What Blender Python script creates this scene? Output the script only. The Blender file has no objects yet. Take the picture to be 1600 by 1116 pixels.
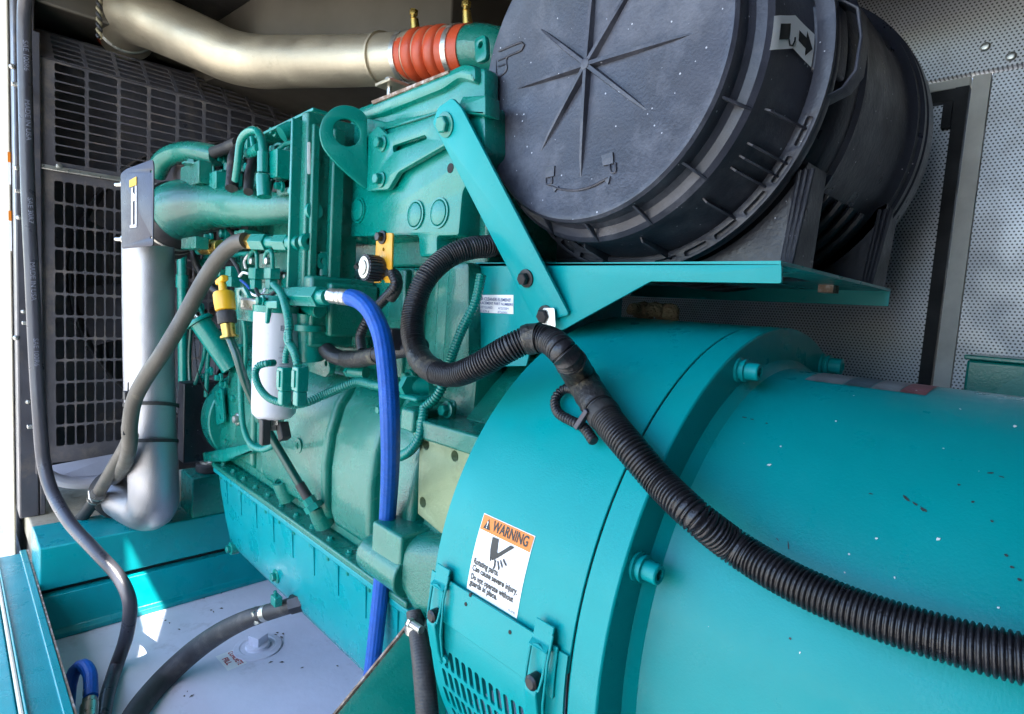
import bpy, math, random
import numpy as np
from mathutils import Vector, Matrix
random.seed(7)
sc = bpy.context.scene
col = sc.collection
R_ = math.radians
# ------------------------------------------------------------------ camera
F_PX, CX, CY = 901.0, 800.0, 558.0           # calibrated on a 1600 x 1116 frame
CAM = Vector((0, 0, 1.5))
ROWS = ((0.69740679, 0.71387851, 0.06325537), (0.10850297, -0.01792884, -0.99393444), (-0.70841434, 0.70004002, -0.08996164))
RIGHT, DOWN, FWD = [Vector(r) for r in ROWS]
cd = bpy.data.cameras.new('camera'); cam = bpy.data.objects.new('camera', cd); col.objects.link(cam)
m3 = Matrix((RIGHT, -DOWN, -FWD)).transposed()
cam.matrix_world = Matrix.Translation(CAM) @ m3.to_4x4()
cd.sensor_width = 36; cd.sensor_fit = 'HORIZONTAL'; cd.lens = 36 * F_PX / 1600
cd.clip_start = 0.02; cd.clip_end = 3000
sc.camera = cam
# ------------------------------------------------------------------ sky, sun, exposure
SUN_EL, SUN_AZ = 62.0, 130.0                   # azimuth measured clockwise from +Y
w = bpy.data.worlds.new('World'); sc.world = w; w.use_nodes = True
nt = w.node_tree; bg = nt.nodes['Background']
sky = nt.nodes.new('ShaderNodeTexSky'); sky.sky_type = 'NISHITA'; sky.sun_disc = False
sky.sun_elevation = R_(SUN_EL); sky.sun_rotation = R_(SUN_AZ)
nt.links.new(sky.outputs[0], bg.inputs[0]); bg.inputs[1].default_value = 0.15
sd = bpy.data.lights.new('sun', 'SUN'); sd.energy = 3.6; sd.angle = R_(0.5); sd.color = (1, .95, .87)
sun = bpy.data.objects.new('sun', sd); col.objects.link(sun)
sdir = Vector((math.sin(R_(SUN_AZ)) * math.cos(R_(SUN_EL)), math.cos(R_(SUN_AZ)) * math.cos(R_(SUN_EL)), math.sin(R_(SUN_EL))))
sun.rotation_euler = sdir.to_track_quat('Z', 'Y').to_euler(); sun.location = (0, -3, 6)
vs = sc.view_settings; vs.view_transform = 'Standard'; vs.look = 'None'; vs.gamma = 1; vs.use_curve_mapping = False
vs.exposure = 2.8

# ------------------------------------------------------------------ layout helpers (rays through the calibrated lens)
def ray(px, py): return RIGHT * (px - CX) + DOWN * (py - CY) + FWD * F_PX
def A(px, py, x=None, y=None, z=None, pl=None):
    d = ray(px, py)
    if pl: t = (pl[0] - CAM).dot(pl[1]) / d.dot(pl[1])
    elif x is not None: t = (x - CAM.x) / d.x
    elif y is not None: t = (y - CAM.y) / d.y
    else: t = (z - CAM.z) / d.z
    return CAM + d * t
AX_Y, AX_Z = 0.769, 1.137                      # alternator / crank axis (runs along X)
def CYL(px, py, r):
    d = ray(px, py); o = CAM
    a = d.y**2 + d.z**2; oy, oz = o.y - AX_Y, o.z - AX_Z
    b = 2 * (oy * d.y + oz * d.z); c = oy**2 + oz**2 - r * r
    disc = b * b - 4 * a * c
    t = (-b - math.sqrt(max(disc, 0))) / (2 * a)
    return o + d * t
def W(p, wpx): return wpx / 2 * (Vector(p) - CAM).dot(FWD) / F_PX     # radius in metres of something wpx pixels wide

# ------------------------------------------------------------------ materials
MATS = {}
def mat(name, colr, rough=.4, metal=0., var=.12, vscale=9., bump=0., bscale=250., coat=0., dirt=None, dsc=14., dth=.62, specks=None, ssc=60., sth=.08, rvar=.12, spec=.5, wave=None):
    m = bpy.data.materials.new(name); m.use_nodes = True; MATS[name] = m
    n = m.node_tree; L = n.links.new; b = n.nodes['Principled BSDF']
    tc = n.nodes.new('ShaderNodeTexCoord')
    def noise(scale, detail=4, rough_=.6):
        t = n.nodes.new('ShaderNodeTexNoise'); t.inputs['Scale'].default_value = scale; t.inputs['Detail'].default_value = detail
        t.inputs['Roughness'].default_value = rough_; L(tc.outputs['Object'], t.inputs['Vector']); return t.outputs['Fac']
    def ramp(src, a, c_, va=0., vb=1.):
        r = n.nodes.new('ShaderNodeMapRange'); r.inputs[1].default_value = a; r.inputs[2].default_value = c_
        r.inputs[3].default_value = va; r.inputs[4].default_value = vb; L(src, r.inputs[0]); return r.outputs[0]
    def mix(f, a, c_):
        x = n.nodes.new('ShaderNodeMix'); x.data_type = 'RGBA'
        if isinstance(f, float): x.inputs[0].default_value = f
        else: L(f, x.inputs[0])
        for s, v in ((6, a), (7, c_)):
            if isinstance(v, (tuple, list)): x.inputs[s].default_value = (*v, 1)
            else: L(v, x.inputs[s])
        return x.outputs[2]
    base = mix(ramp(noise(vscale), .3, .7), tuple(c * (1 - var) for c in colr), tuple(min(1, c * (1 + var)) for c in colr))
    if dirt:
        base = mix(ramp(noise(dsc, 8, .7), dth, dth + .18, 0, dirt[3]), base, dirt[:3])
    if specks:
        v = n.nodes.new('ShaderNodeTexVoronoi'); v.inputs['Scale'].default_value = ssc; L(tc.outputs['Object'], v.inputs['Vector'])
        wn = n.nodes.new('ShaderNodeTexWhiteNoise'); wn.noise_dimensions = '3D'; L(v.outputs['Position'], wn.inputs['Vector'])
        s1 = ramp(wn.outputs['Value'], .0, 1., -.6 * sth, sth)
        lt = n.nodes.new('ShaderNodeMath'); lt.operation = 'LESS_THAN'; L(v.outputs['Distance'], lt.inputs[0]); L(s1, lt.inputs[1])
        base = mix(lt.outputs[0], base, specks)
    L(base, b.inputs['Base Color'])
    L(ramp(noise(vscale * 2.3, 6), .3, .7, max(.02, rough - rvar), min(1, rough + rvar)), b.inputs['Roughness'])
    b.inputs['Metallic'].default_value = metal; b.inputs['Coat Weight'].default_value = coat; b.inputs['Coat Roughness'].default_value = .12
    b.inputs['Specular IOR Level'].default_value = spec
    h = None
    if bump: h = ramp(noise(bscale, 3, .6), .25, .75, 0, bump)
    if wave:                                   # braid or spiral wrap carried by the tube's own (turns, metres) coordinates
        at_ = n.nodes.new('ShaderNodeAttribute'); at_.attribute_name = 'tuv'; sx = n.nodes.new('ShaderNodeSeparateXYZ'); L(at_.outputs['Vector'], sx.inputs[0])
        outs = []
        for sg in ((1, -1) if wave[3] else (1,)):
            a1 = n.nodes.new('ShaderNodeMath'); a1.operation = 'MULTIPLY'; L(sx.outputs[0], a1.inputs[0]); a1.inputs[1].default_value = sg * 2 * math.pi * wave[0]
            a2 = n.nodes.new('ShaderNodeMath'); a2.operation = 'MULTIPLY_ADD'; L(sx.outputs[1], a2.inputs[0]); a2.inputs[1].default_value = 2 * math.pi * wave[1]; L(a1.outputs[0], a2.inputs[2])
            a3 = n.nodes.new('ShaderNodeMath'); a3.operation = 'SINE'; L(a2.outputs[0], a3.inputs[0]); outs.append(a3.outputs[0])
        o = outs[0]
        if len(outs) == 2:
            mm = n.nodes.new('ShaderNodeMath'); mm.operation = 'MULTIPLY'; L(outs[0], mm.inputs[0]); L(outs[1], mm.inputs[1]); o = mm.outputs[0]
        wv = n.nodes.new('ShaderNodeMath'); wv.operation = 'MULTIPLY_ADD'; L(o, wv.inputs[0]); wv.inputs[1].default_value = wave[2]
        if h: L(h, wv.inputs[2])
        else: wv.inputs[2].default_value = 0
        h = wv.outputs[0]
    if h:
        bp = n.nodes.new('ShaderNodeBump'); bp.inputs['Strength'].default_value = 1; bp.inputs['Distance'].default_value = 1
        L(h, bp.inputs['Height']); L(bp.outputs[0], b.inputs['Normal'])
    return m

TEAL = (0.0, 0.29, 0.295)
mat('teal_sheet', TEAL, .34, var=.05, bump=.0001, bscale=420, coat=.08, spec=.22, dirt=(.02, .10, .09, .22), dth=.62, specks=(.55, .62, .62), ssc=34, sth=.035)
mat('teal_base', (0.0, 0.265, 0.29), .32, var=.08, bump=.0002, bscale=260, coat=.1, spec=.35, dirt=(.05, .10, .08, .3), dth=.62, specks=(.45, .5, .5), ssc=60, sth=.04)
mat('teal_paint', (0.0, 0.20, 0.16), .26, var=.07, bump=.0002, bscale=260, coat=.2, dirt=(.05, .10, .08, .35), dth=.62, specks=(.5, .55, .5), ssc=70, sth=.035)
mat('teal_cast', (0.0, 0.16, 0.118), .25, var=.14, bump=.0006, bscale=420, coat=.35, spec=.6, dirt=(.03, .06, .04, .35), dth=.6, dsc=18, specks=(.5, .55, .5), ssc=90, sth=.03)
mat('bare_cast', (0.20, 0.27, 0.16), .5, metal=.25, var=.1, bump=.0005, bscale=200, dirt=(.14, .13, .07, .5), dth=.56, dsc=25)
mat('black_lid', (0.040, 0.043, 0.060), .40, var=.35, vscale=7, bump=.00025, bscale=260, dirt=(.14, .145, .175, .6), dth=.48, dsc=10, specks=(.42, .44, .5), ssc=95, sth=.125)
mat('black_plastic', (0.024, 0.026, 0.036), .36, var=.3, bump=.0004, bscale=140, dirt=(.07, .07, .075, .4), dth=.55, dsc=12, specks=(.4, .4, .45), ssc=70, sth=.09)
mat('loom', (0.014, 0.014, 0.018), .36, var=.3, bump=.0003, bscale=300, dirt=(.08, .075, .06, .35), dth=.58, dsc=30)
mat('tape', (0.018, 0.017, 0.018), .45, var=.4, bump=.0012, bscale=120, dirt=(.28, .24, .15, .7), dth=.56, dsc=28)
mat('rubber', (0.022, 0.021, 0.022), .55, var=.25, bump=.0003, bscale=400, dirt=(.12, .11, .09, .35), dth=.55, dsc=16)
mat('grey_hose', (0.085, 0.075, 0.062), .5, var=.2, bump=.0003, bscale=300, dirt=(.25, .22, .16, .5), dth=.56, dsc=20)
mat('cord_hose', (0.040, 0.038, 0.040), .55, var=.25, bump=.0002, bscale=300, dirt=(.16, .14, .12, .5), dth=.55, dsc=18, wave=(3, 260, .00012, False))
mat('blue_hose', (0.0, 0.085, 0.44), .42, var=.14, vscale=60, bump=.0003, bscale=500, wave=(7, 330, .00035, True))
mat('silver_pipe', (0.52, 0.455, 0.34), .45, metal=.8, var=.14, vscale=6, bump=.0005, bscale=300, dirt=(.22, .18, .11, .5), dth=.6, dsc=16)
mat('alu_pipe', (0.40, 0.40, 0.43), .42, metal=.9, var=.06, vscale=8, bump=.0003, bscale=500, dirt=(.38, .37, .36, .3), dth=.56, dsc=9)
mat('zinc', (0.55, 0.54, 0.50), .35, metal=.9, var=.12, vscale=40, bump=.0002)
mat('brass', (0.45, 0.31, 0.08), .32, metal=.9, var=.12, vscale=40)
mat('dark_bolt', (0.03, 0.03, 0.033), .4, metal=.5, var=.2, vscale=60)
mat('black_metal', (0.055, 0.054, 0.064), .38, var=.2, bump=.0002, bscale=200, dirt=(.16, .13, .10, .5), dth=.5, dsc=12)
mat('dark_green', (0.0, 0.055, 0.042), .3, var=.1, coat=.3)  # dipstick guide tube takes this dark tone; its shaded side is put into the colour
mat('dark_fin', (0.11, 0.10, 0.10), .6, var=.3, vscale=30)
mat('white_tank', (0.72, 0.72, 0.82), .42, var=.05, bump=.0003, bscale=60, dirt=(.26, .23, .24, .6), dth=.58, dsc=7, specks=(.12, .11, .10), ssc=28, sth=.035)
mat('white_filter', (0.56, 0.56, 0.60), .35, var=.04, vscale=20)
mat('label_white', (0.86, 0.86, 0.87), .4, var=.03)
mat('label_orange', (0.72, 0.20, 0.012), .4, var=.03)
mat('ink', (0.015, 0.015, 0.015), .5, var=.05)
mat('ink_grey', (0.18, 0.19, 0.24), .5, var=.05)
mat('ink_red', (0.45, 0.04, 0.04), .5, var=.3, vscale=200)
mat('ink_blue', (0.06, 0.09, 0.25), .5, var=.05)
mat('red_silicone', (0.46, 0.060, 0.018), .38, var=.15, bump=.0004, bscale=300, dirt=(.3, .16, .09, .4), dth=.58, dsc=30)
mat('yellow', (0.72, 0.40, 0.015), .38, var=.08, vscale=30)
mat('orange_bar', (0.68, 0.33, 0.02), .4, var=.1, vscale=40)
mat('rust_edge', (0.24, 0.16, 0.11), .7, var=.5, vscale=60, dirt=(.6, .6, .6, .8), dth=.5, dsc=60)
mat('guard', (0.085, 0.080, 0.088), .4, var=.2, bump=.0002, bscale=200, dirt=(.22, .18, .14, .5), dth=.5, dsc=12)
mat('shield', (0.055, 0.055, 0.072), .36, metal=.5, var=.12, bump=.0002, dirt=(.25, .25, .27, .4), dth=.58)
mat('galv', (0.45, 0.45, 0.44), .42, metal=.6, var=.12, vscale=12, dirt=(.25, .22, .17, .5), dth=.55)
mat('seal', (0.008, 0.008, 0.009), .7, var=.2)
mat('liner', (0.05, 0.045, 0.04), .7, var=.3, vscale=5, bump=.001, bscale=40, dirt=(.12, .10, .07, .5), dth=.5, dsc=6)
mat('duct', (0.085, 0.074, 0.058), .5, metal=.3, var=.2, vscale=4, dirt=(.08, .07, .05, .5), dth=.5, dsc=6)
mat('wood_sill', (0.34, 0.30, 0.22), .7, var=.25, bump=.001, bscale=60, dirt=(.10, .08, .06, .6), dth=.52, dsc=14)
mat('mud', (0.34, 0.25, 0.16), .9, var=.3, vscale=60, bump=.004, bscale=140)
mat('concrete', (0.34, 0.32, 0.285), .85, var=.12, vscale=1.2, bump=.002, bscale=40)
mat('scuff', (0.03, 0.035, 0.04), .6, var=.4, vscale=90)
mat('paint_fleck', (0.7, 0.74, 0.72), .6, var=.1)
mat('rope', (0.20, 0.17, 0.10), .7, var=.4, vscale=80)
mat('litter', (0.05, 0.04, 0.03), .9, var=.5, vscale=60)
mat('tray', (0.34, 0.34, 0.38), .45, var=.1, vscale=10)
mat('decal', (0.20, 0.21, 0.22), .45, var=.4, vscale=40)
mat('decal_dark', (0.07, 0.10, 0.12), .45, var=.4, vscale=40)
mat('decal_red', (0.22, 0.08, 0.09), .45, var=.4, vscale=40)
mat('post_grey', (0.60, 0.58, 0.52), .6, var=.15, vscale=14)
mat('edge_rubber', (0.050, 0.050, 0.062), .34, var=.2, bump=.0002, bscale=300)
mat('cream', (0.62, 0.56, 0.44), .5, var=.08, vscale=3)
def perforated():
    m = mat('perforated', (0.60, 0.61, 0.63), .42, metal=.45, var=.10, vscale=5, dirt=(.26, .23, .19, .55), dth=.54, dsc=5)
    n = m.node_tree; L = n.links.new; b = n.nodes['Principled BSDF']; tc = n.nodes['Texture Coordinate']
    P = 0.0070; ds = []
    for off in (0, .5):
        s = n.nodes.new('ShaderNodeMapping'); s.inputs['Scale'].default_value = (1 / P, 1, 1 / (P * 1.732)); s.inputs['Location'].default_value = (off, 0, off)
        L(tc.outputs['Object'], s.inputs['Vector'])
        fr = n.nodes.new('ShaderNodeVectorMath'); fr.operation = 'FRACTION'; L(s.outputs[0], fr.inputs[0])
        su = n.nodes.new('ShaderNodeVectorMath'); su.operation = 'SUBTRACT'; L(fr.outputs[0], su.inputs[0]); su.inputs[1].default_value = (.5, .5, .5)
        mu = n.nodes.new('ShaderNodeVectorMath'); mu.operation = 'MULTIPLY'; L(su.outputs[0], mu.inputs[0]); mu.inputs[1].default_value = (1, 0, 1.732)
        le = n.nodes.new('ShaderNodeVectorMath'); le.operation = 'LENGTH'; L(mu.outputs[0], le.inputs[0]); ds.append(le.outputs['Value'])
    mn = n.nodes.new('ShaderNodeMath'); mn.operation = 'MINIMUM'; L(ds[0], mn.inputs[0]); L(ds[1], mn.inputs[1])
    h = n.nodes.new('ShaderNodeMapRange'); h.inputs[1].default_value = .20; h.inputs[2].default_value = .30; L(mn.outputs[0], h.inputs[0])
    src = b.inputs['Base Color'].links[0].from_socket
    x = n.nodes.new('ShaderNodeMix'); x.data_type = 'RGBA'; L(h.outputs[0], x.inputs[0]); x.inputs[6].default_value = (.045, .045, .05, 1); L(src, x.inputs[7])
    L(x.outputs[2], b.inputs['Base Color'])
    mt = n.nodes.new('ShaderNodeMath'); mt.operation = 'MULTIPLY'; mt.inputs[1].default_value = .25; L(h.outputs[0], mt.inputs[0]); L(mt.outputs[0], b.inputs['Metallic'])
perforated()

# ------------------------------------------------------------------ mesh helpers
def frame(n):
    n = Vector(n).normalized()
    u = n.cross(Vector((0, 0, 1)))
    if u.length < 1e-4: u = Vector((1, 0, 0))
    u.normalize(); return n, u, u.cross(n) * -1
def spl(pts, step=.01):
    """Catmull-Rom through points (Vector, radius) -> dense list."""
    P = [(Vector(p), r) for p, r in pts]
    P = [(P[0][0] * 2 - P[1][0], P[0][1])] + P + [(P[-1][0] * 2 - P[-2][0], P[-1][1])]
    out = []
    for i in range(1, len(P) - 2):
        p0, p1, p2, p3 = [P[i + k][0] for k in (-1, 0, 1, 2)]
        n = max(2, int((p2 - p1).length / step))
        for k in range(n):
            t = k / n
            q = .5 * ((2 * p1) + (p2 - p0) * t + (2 * p0 - 5 * p1 + 4 * p2 - p3) * t * t + (3 * p1 - 3 * p2 + p3 - p0) * t**3)
            out.append((q, P[i][1] * (1 - t) + P[i + 1][1] * t))
    out.append(P[-2]); return out
def resample(path, step):
    out = [path[0]]; acc = 0
    for i in range(1, len(path)):
        a, ra = path[i - 1]; b, rb = path[i]; l = (b - a).length
        if l < 1e-9: continue
        pos = step - acc
        while pos <= l:
            t = pos / l; out.append((a.lerp(b, t), ra * (1 - t) + rb * t)); pos += step
        acc = l - (pos - step)
    return out
class MB:
    def __init__(s): s.v = []; s.f = []; s.uv = {}
    def add(s, vs_, fs):
        o = len(s.v); s.v += [tuple(v) for v in vs_]; s.f += [tuple(i + o for i in f) for f in fs]; return s
    def box(s, x0, x1, y0, y1, z0, z1):
        return s.add([(x, y, z) for x in (x0, x1) for y in (y0, y1) for z in (z0, z1)],
                     [(0, 1, 3, 2), (4, 6, 7, 5), (0, 4, 5, 1), (2, 3, 7, 6), (0, 2, 6, 4), (1, 5, 7, 3)])
    def obox(s, c, ax, ay, az, hx, hy, hz):
        c = Vector(c); vv = [c + Vector(ax) * i * hx + Vector(ay) * j * hy + Vector(az) * k * hz for i in (-1, 1) for j in (-1, 1) for k in (-1, 1)]
        return s.add(vv, [(0, 1, 3, 2), (4, 6, 7, 5), (0, 4, 5, 1), (2, 3, 7, 6), (0, 2, 6, 4), (1, 5, 7, 3)])
    def lathe(s, p, axis, prof, n=32, a0=0., a1=None, phase=0):
        """prof: list of (radius, height along axis)."""
        ax, u, v = frame(axis); p = Vector(p); full = a1 is None
        A1 = 2 * math.pi if full else a1; m = n if full else n + 1
        vv = []; fs = []
        for r, h in prof:
            for k in range(m):
                a = phase + a0 + (A1 - a0) * k / n
                vv.append(p + ax * h + (u * math.cos(a) + v * math.sin(a)) * r)
        for i in range(len(prof) - 1):
            for k in range(n):
                k2 = (k + 1) % m
                fs.append((i * m + k, i * m + k2, (i + 1) * m + k2, (i + 1) * m + k))
        s.add(vv, fs); o = len(s.v) - len(vv)
        if full:
            if prof[0][0] > 1e-6: s.f.append(tuple(o + k for k in range(m))[::-1])
            if prof[-1][0] > 1e-6: s.f.append(tuple(o + (len(prof) - 1) * m + k for k in range(m)))
        return s
    def cyl(s, p0, p1, r0, r1=None, n=20):
        p0 = Vector(p0); p1 = Vector(p1); r1 = r0 if r1 is None else r1
        return s.lathe(p0, p1 - p0, [(r0, 0), (r1, (p1 - p0).length)], n)
    def hexa(s, p, axis, r, h): return s.lathe(p, axis, [(r, 0), (r, h * .85), (r * .86, h)], 6)
    def bolt(s, p, axis, r, h, washer=1.45):
        s.lathe(p, axis, [(r * washer, -.002), (r * washer, h * .22), (r * 1.1, h * .3)], 20)
        return s.hexa(Vector(p) + Vector(axis).normalized() * h * .3, axis, r, h * .7)
    def prism(s, poly, vec):
        n = len(poly); vec = Vector(vec); poly = [Vector(p) for p in poly]
        return s.add(poly + [p + vec for p in poly], [tuple(range(n))[::-1], tuple(range(n, 2 * n))] + [(i, (i + 1) % n, n + (i + 1) % n, n + i) for i in range(n)])
    def tube(s, path, n=16, seam=True):
        path = [(Vector(p), r) for p, r in path]
        T = []
        for i in range(len(path)):
            a = path[max(i - 1, 0)][0]; b = path[min(i + 1, len(path) - 1)][0]
            t = (b - a); T.append(t.normalized() if t.length > 1e-9 else T[-1])
        nrm = frame(T[0])[1]; vv = []; o = len(s.v); ln = 0
        for i, (p, r) in enumerate(path):
            if i:
                ln += (p - path[i - 1][0]).length
                nrm = (nrm - T[i] * nrm.dot(T[i])).normalized()
            bn = T[i].cross(nrm)
            for k in range(n + 1):
                a = 2 * math.pi * k / n; vv.append(p + (nrm * math.cos(a) + bn * math.sin(a)) * r); s.uv[o + len(vv) - 1] = (k / n, ln, 0)
        m = n + 1; fs = [(i * m + k, i * m + k + 1, (i + 1) * m + k + 1, (i + 1) * m + k) for i in range(len(path) - 1) for k in range(n)]
        fs.append(tuple(range(n))[::-1]); e = (len(path) - 1) * m; fs.append(tuple(e + k for k in range(n)))
        return s.add(vv, fs)
    def loft(s, rings, cap=True):
        n = len(rings[0]); vv = [p for r in rings for p in r]
        fs = [(i * n + k, i * n + (k + 1) % n, (i + 1) * n + (k + 1) % n, (i + 1) * n + k) for i in range(len(rings) - 1) for k in range(n)]
        if cap: fs += [tuple(range(n))[::-1], tuple((len(rings) - 1) * n + k for k in range(n))]
        return s.add(vv, fs)
    def build(s, name, m, parent=None, smooth=35, bevel=0, seg=2, label=None):
        V = [Vector(v) for v in s.v]
        lo = Vector([min(v[i] for v in V) for i in range(3)]); hi = Vector([max(v[i] for v in V) for i in range(3)])
        c = (lo + hi) / 2
        me = bpy.data.meshes.new(name); me.from_pydata([tuple(v - c) for v in V], [], s.f)
        import bmesh
        bm = bmesh.new(); bm.from_mesh(me)
        if s.uv:
            lay = bm.verts.layers.float_vector.new('tuv'); bm.verts.ensure_lookup_table()
            for k, u in s.uv.items(): bm.verts[k][lay] = u
        else: bmesh.ops.remove_doubles(bm, verts=bm.verts, dist=1e-5)
        bmesh.ops.recalc_face_normals(bm, faces=bm.faces); bm.to_mesh(me); bm.free()
        if smooth:
            me.polygons.foreach_set('use_smooth', [True] * len(me.polygons)); me.set_sharp_from_angle(angle=R_(smooth))
        me.materials.append(MATS[m])
        o = bpy.data.objects.new(name, me); col.objects.link(o)
        o.location = c - WLOC(parent) if parent else c
        if parent: o.parent = parent
        if bevel:
            b = o.modifiers.new('bevel', 'BEVEL'); b.width = bevel; b.segments = seg; b.limit_method = 'ANGLE'; b.angle_limit = R_(30); b.harden_normals = False
        if label: o['label'] = label
        return o
def WLOC(o):
    v = Vector(o.location)
    while o.parent: o = o.parent; v += Vector(o.location)
    return v
def thing(name, label, cat, loc, group=None):
    o = bpy.data.objects.new(name, None); col.objects.link(o); o.location = loc; o.empty_display_size = .05
    o['label'] = label; o['category'] = cat
    if group: o['group'] = group
    return o
def tag(o, label, cat, group=None, kind=None):
    if kind: o['kind'] = kind
    if label: o['label'] = label
    if cat: o['category'] = cat
    if group: o['group'] = group
    return o
def fillet(poly, r, n=4):
    if r <= 0: return poly
    out = []; N = len(poly)
    for i in range(N):
        p = np.array(poly[i]); a = np.array(poly[i - 1]); b = np.array(poly[(i + 1) % N])
        va = a - p; vb = b - p; la = np.linalg.norm(va); lb = np.linalg.norm(vb); d = min(r, la * .45, lb * .45)
        p0 = p + va / la * d; p1 = p + vb / lb * d
        for k in range(n + 1):
            t = k / n; out.append(tuple((1 - t)**2 * p0 + 2 * t * (1 - t) * p + t * t * p1))
    return out
def curve_mesh(loops, thick, bevel):
    cu = bpy.data.curves.new('c', 'CURVE'); cu.dimensions = '2D'; cu.fill_mode = 'BOTH'; cu.extrude = max(thick / 2 - bevel, 0); cu.bevel_depth = bevel; cu.bevel_resolution = 1
    cu.offset = -bevel
    for lp in loops:
        s = cu.splines.new('POLY'); s.points.add(len(lp) - 1); s.use_cyclic_u = True
        for p, q in zip(s.points, lp): p.co = (q[0], q[1], 0, 1)
    ob = bpy.data.objects.new('c', cu); me = ob.to_mesh()
    v = [tuple(x.co) for x in me.vertices]; f = [tuple(p.vertices) for p in me.polygons]
    ob.to_mesh_clear(); bpy.data.objects.remove(ob); bpy.data.curves.remove(cu); return v, f
def plane_basis(y=None, x=None, z=None, pl=None):
    if pl: n = pl[1].normalized(); o = pl[0]
    elif y is not None: n = Vector((0, -1, 0)); o = Vector((0, y, 0))
    elif x is not None: n = Vector((1, 0, 0)); o = Vector((x, 0, 0))
    else: n = Vector((0, 0, 1)); o = Vector((0, 0, z))
    up = Vector((0, 0, 1)) if abs(n.z) < .9 else Vector((0, 1, 0))
    u = up.cross(n).normalized(); v = n.cross(u); return o, u, v, n
def plate_mb(px, thick=.004, holes=(), bevel=.0008, fil=.003, mb=None, pts=None, **pk):
    """flat sheet: outline (frame px on a given plane, or world pts), extruded away from the viewer; holes = (px, py, radius m) or px loops."""
    o, u, v, n = plane_basis(**pk)
    def uv(p): d = p - o; return (d.dot(u), d.dot(v))
    P = [uv(A(*q, **pk)) for q in px] if pts is None else [uv(Vector(q)) for q in pts]
    loops = [fillet(P, fil)]
    for h in holes:
        if len(h) == 3 and not isinstance(h[0], (tuple, list)):
            c = uv(A(h[0], h[1], **pk)); loops.append([(c[0] + h[2] * math.cos(a), c[1] + h[2] * math.sin(a)) for a in np.linspace(0, 2 * math.pi, 25)[:-1]])
        else: loops.append(fillet([uv(A(*q, **pk)) for q in h], fil * 3))
    vv, ff = curve_mesh(loops, thick, bevel)
    mb = mb or MB()
    return mb.add([o + u * a + v * b + n * (c - thick / 2) for a, b, c in vv], ff)
def plate(name, m, parent, px, thick=.004, bevel=.0008, smooth=40, label=None, **k):
    return plate_mb(px, thick, bevel=bevel, **k).build(name, m, parent, smooth=smooth, label=label)
def hose(name, m, pts, wpx=None, r=None, parent=None, step=.01, n=16, corr=None, label=None):
    """pts: list of Vectors (or (Vector, radius)); corr=(pitch, depth) makes rings."""
    pp = []
    for p in pts:
        if isinstance(p, tuple) and isinstance(p[0], Vector): pp.append(p)
        else: pp.append((Vector(p), r))
    path = spl(pp, step)
    if corr:
        path = resample(path, corr[0] / 6)
        amp = [1, 1, .8, 0, 0, .8]
        path = [(p, rr - corr[1] * (1 - amp[i % 6])) for i, (p, rr) in enumerate(path)]
    mb = MB(); mb.tube(path, n); return mb.build(name, m, parent, smooth=50, label=label)
def text_mb(s, size, mb, fn, x0=0, y0=0, align='LEFT', bold=0, fit=None):
    cu = bpy.data.curves.new('t', 'FONT'); cu.body = s; cu.size = size; cu.align_x = align; cu.resolution_u = 4; cu.offset = bold
    ob = bpy.data.objects.new('t', cu); me = ob.to_mesh()
    kx = fit / (max(v.co.x for v in me.vertices) - min(v.co.x for v in me.vertices)) if fit else 1
    vv = [fn(v.co.x * kx + x0, v.co.y + y0) for v in me.vertices]; ff = [tuple(p.vertices) for p in me.polygons]
    ob.to_mesh_clear(); bpy.data.objects.remove(ob); bpy.data.curves.remove(cu)
    mb.add(vv, ff)
Y_, X_, Z_ = Vector((0, 1, 0)), Vector((1, 0, 0)), Vector((0, 0, 1))
NY = Vector((0, -1, 0))
# ================================================================== SETTING
g = MB(); g.add([(-400, -400, 0), (400, -400, 0), (400, 400, 0), (-400, 400, 0)], [(0, 1, 2, 3)])
tag(g.build('ground', 'concrete', smooth=0), None, None, kind='structure')
TANK = .585
WALL = 1.45
# --- roof, with an added unseen sun-blocking panel, holed to cast one fleck
t = thing('enclosure_roof', 'dark lined enclosure roof with an added unseen panel blocking the sun', 'roof', (-.5, .7, 2.36))
MB().box(-3.0, 1.6, .02, WALL + .03, 2.36, 2.40).build('roof_panel', 'liner', t)
fleck = [A(191, 838, x=-1.80), A(206, 840, x=-1.80), A(262, 950, x=-1.76), A(238, 1030, z=TANK), A(212, 1033, z=TANK), A(222, 985, z=TANK), A(193, 905, x=-1.79)]
DN = Vector((0, .64, 1.36)).normalized(); DO = Vector((0, .01, 2.41))      # the added sun-blocking panel leans up and out
def to_roof(p): return p + sdir * ((DO - p).dot(DN) / sdir.dot(DN))
hole = [to_roof(p) for p in fleck]
DV = Vector((0, -1.36, .64)).normalized()
outer = [(-3.0, 0), (1.6, 0), (1.6, 1.15), (-3.0, 1.15)]
vv, ff = curve_mesh([outer, [(p.x, (p - DO).dot(DV)) for p in hole]], .03, 0)
vv = [X_ * a + DO + DV * b + DN * c for a, b, c in vv]
MB().add(vv, ff).build('sun_blocker', 'liner', t, smooth=0)
for x in np.arange(-2.8, 1.5, .62): MB().box(x, x + .05, .06, WALL, 2.30, 2.36).build('roof_rib', 'duct', t)
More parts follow.
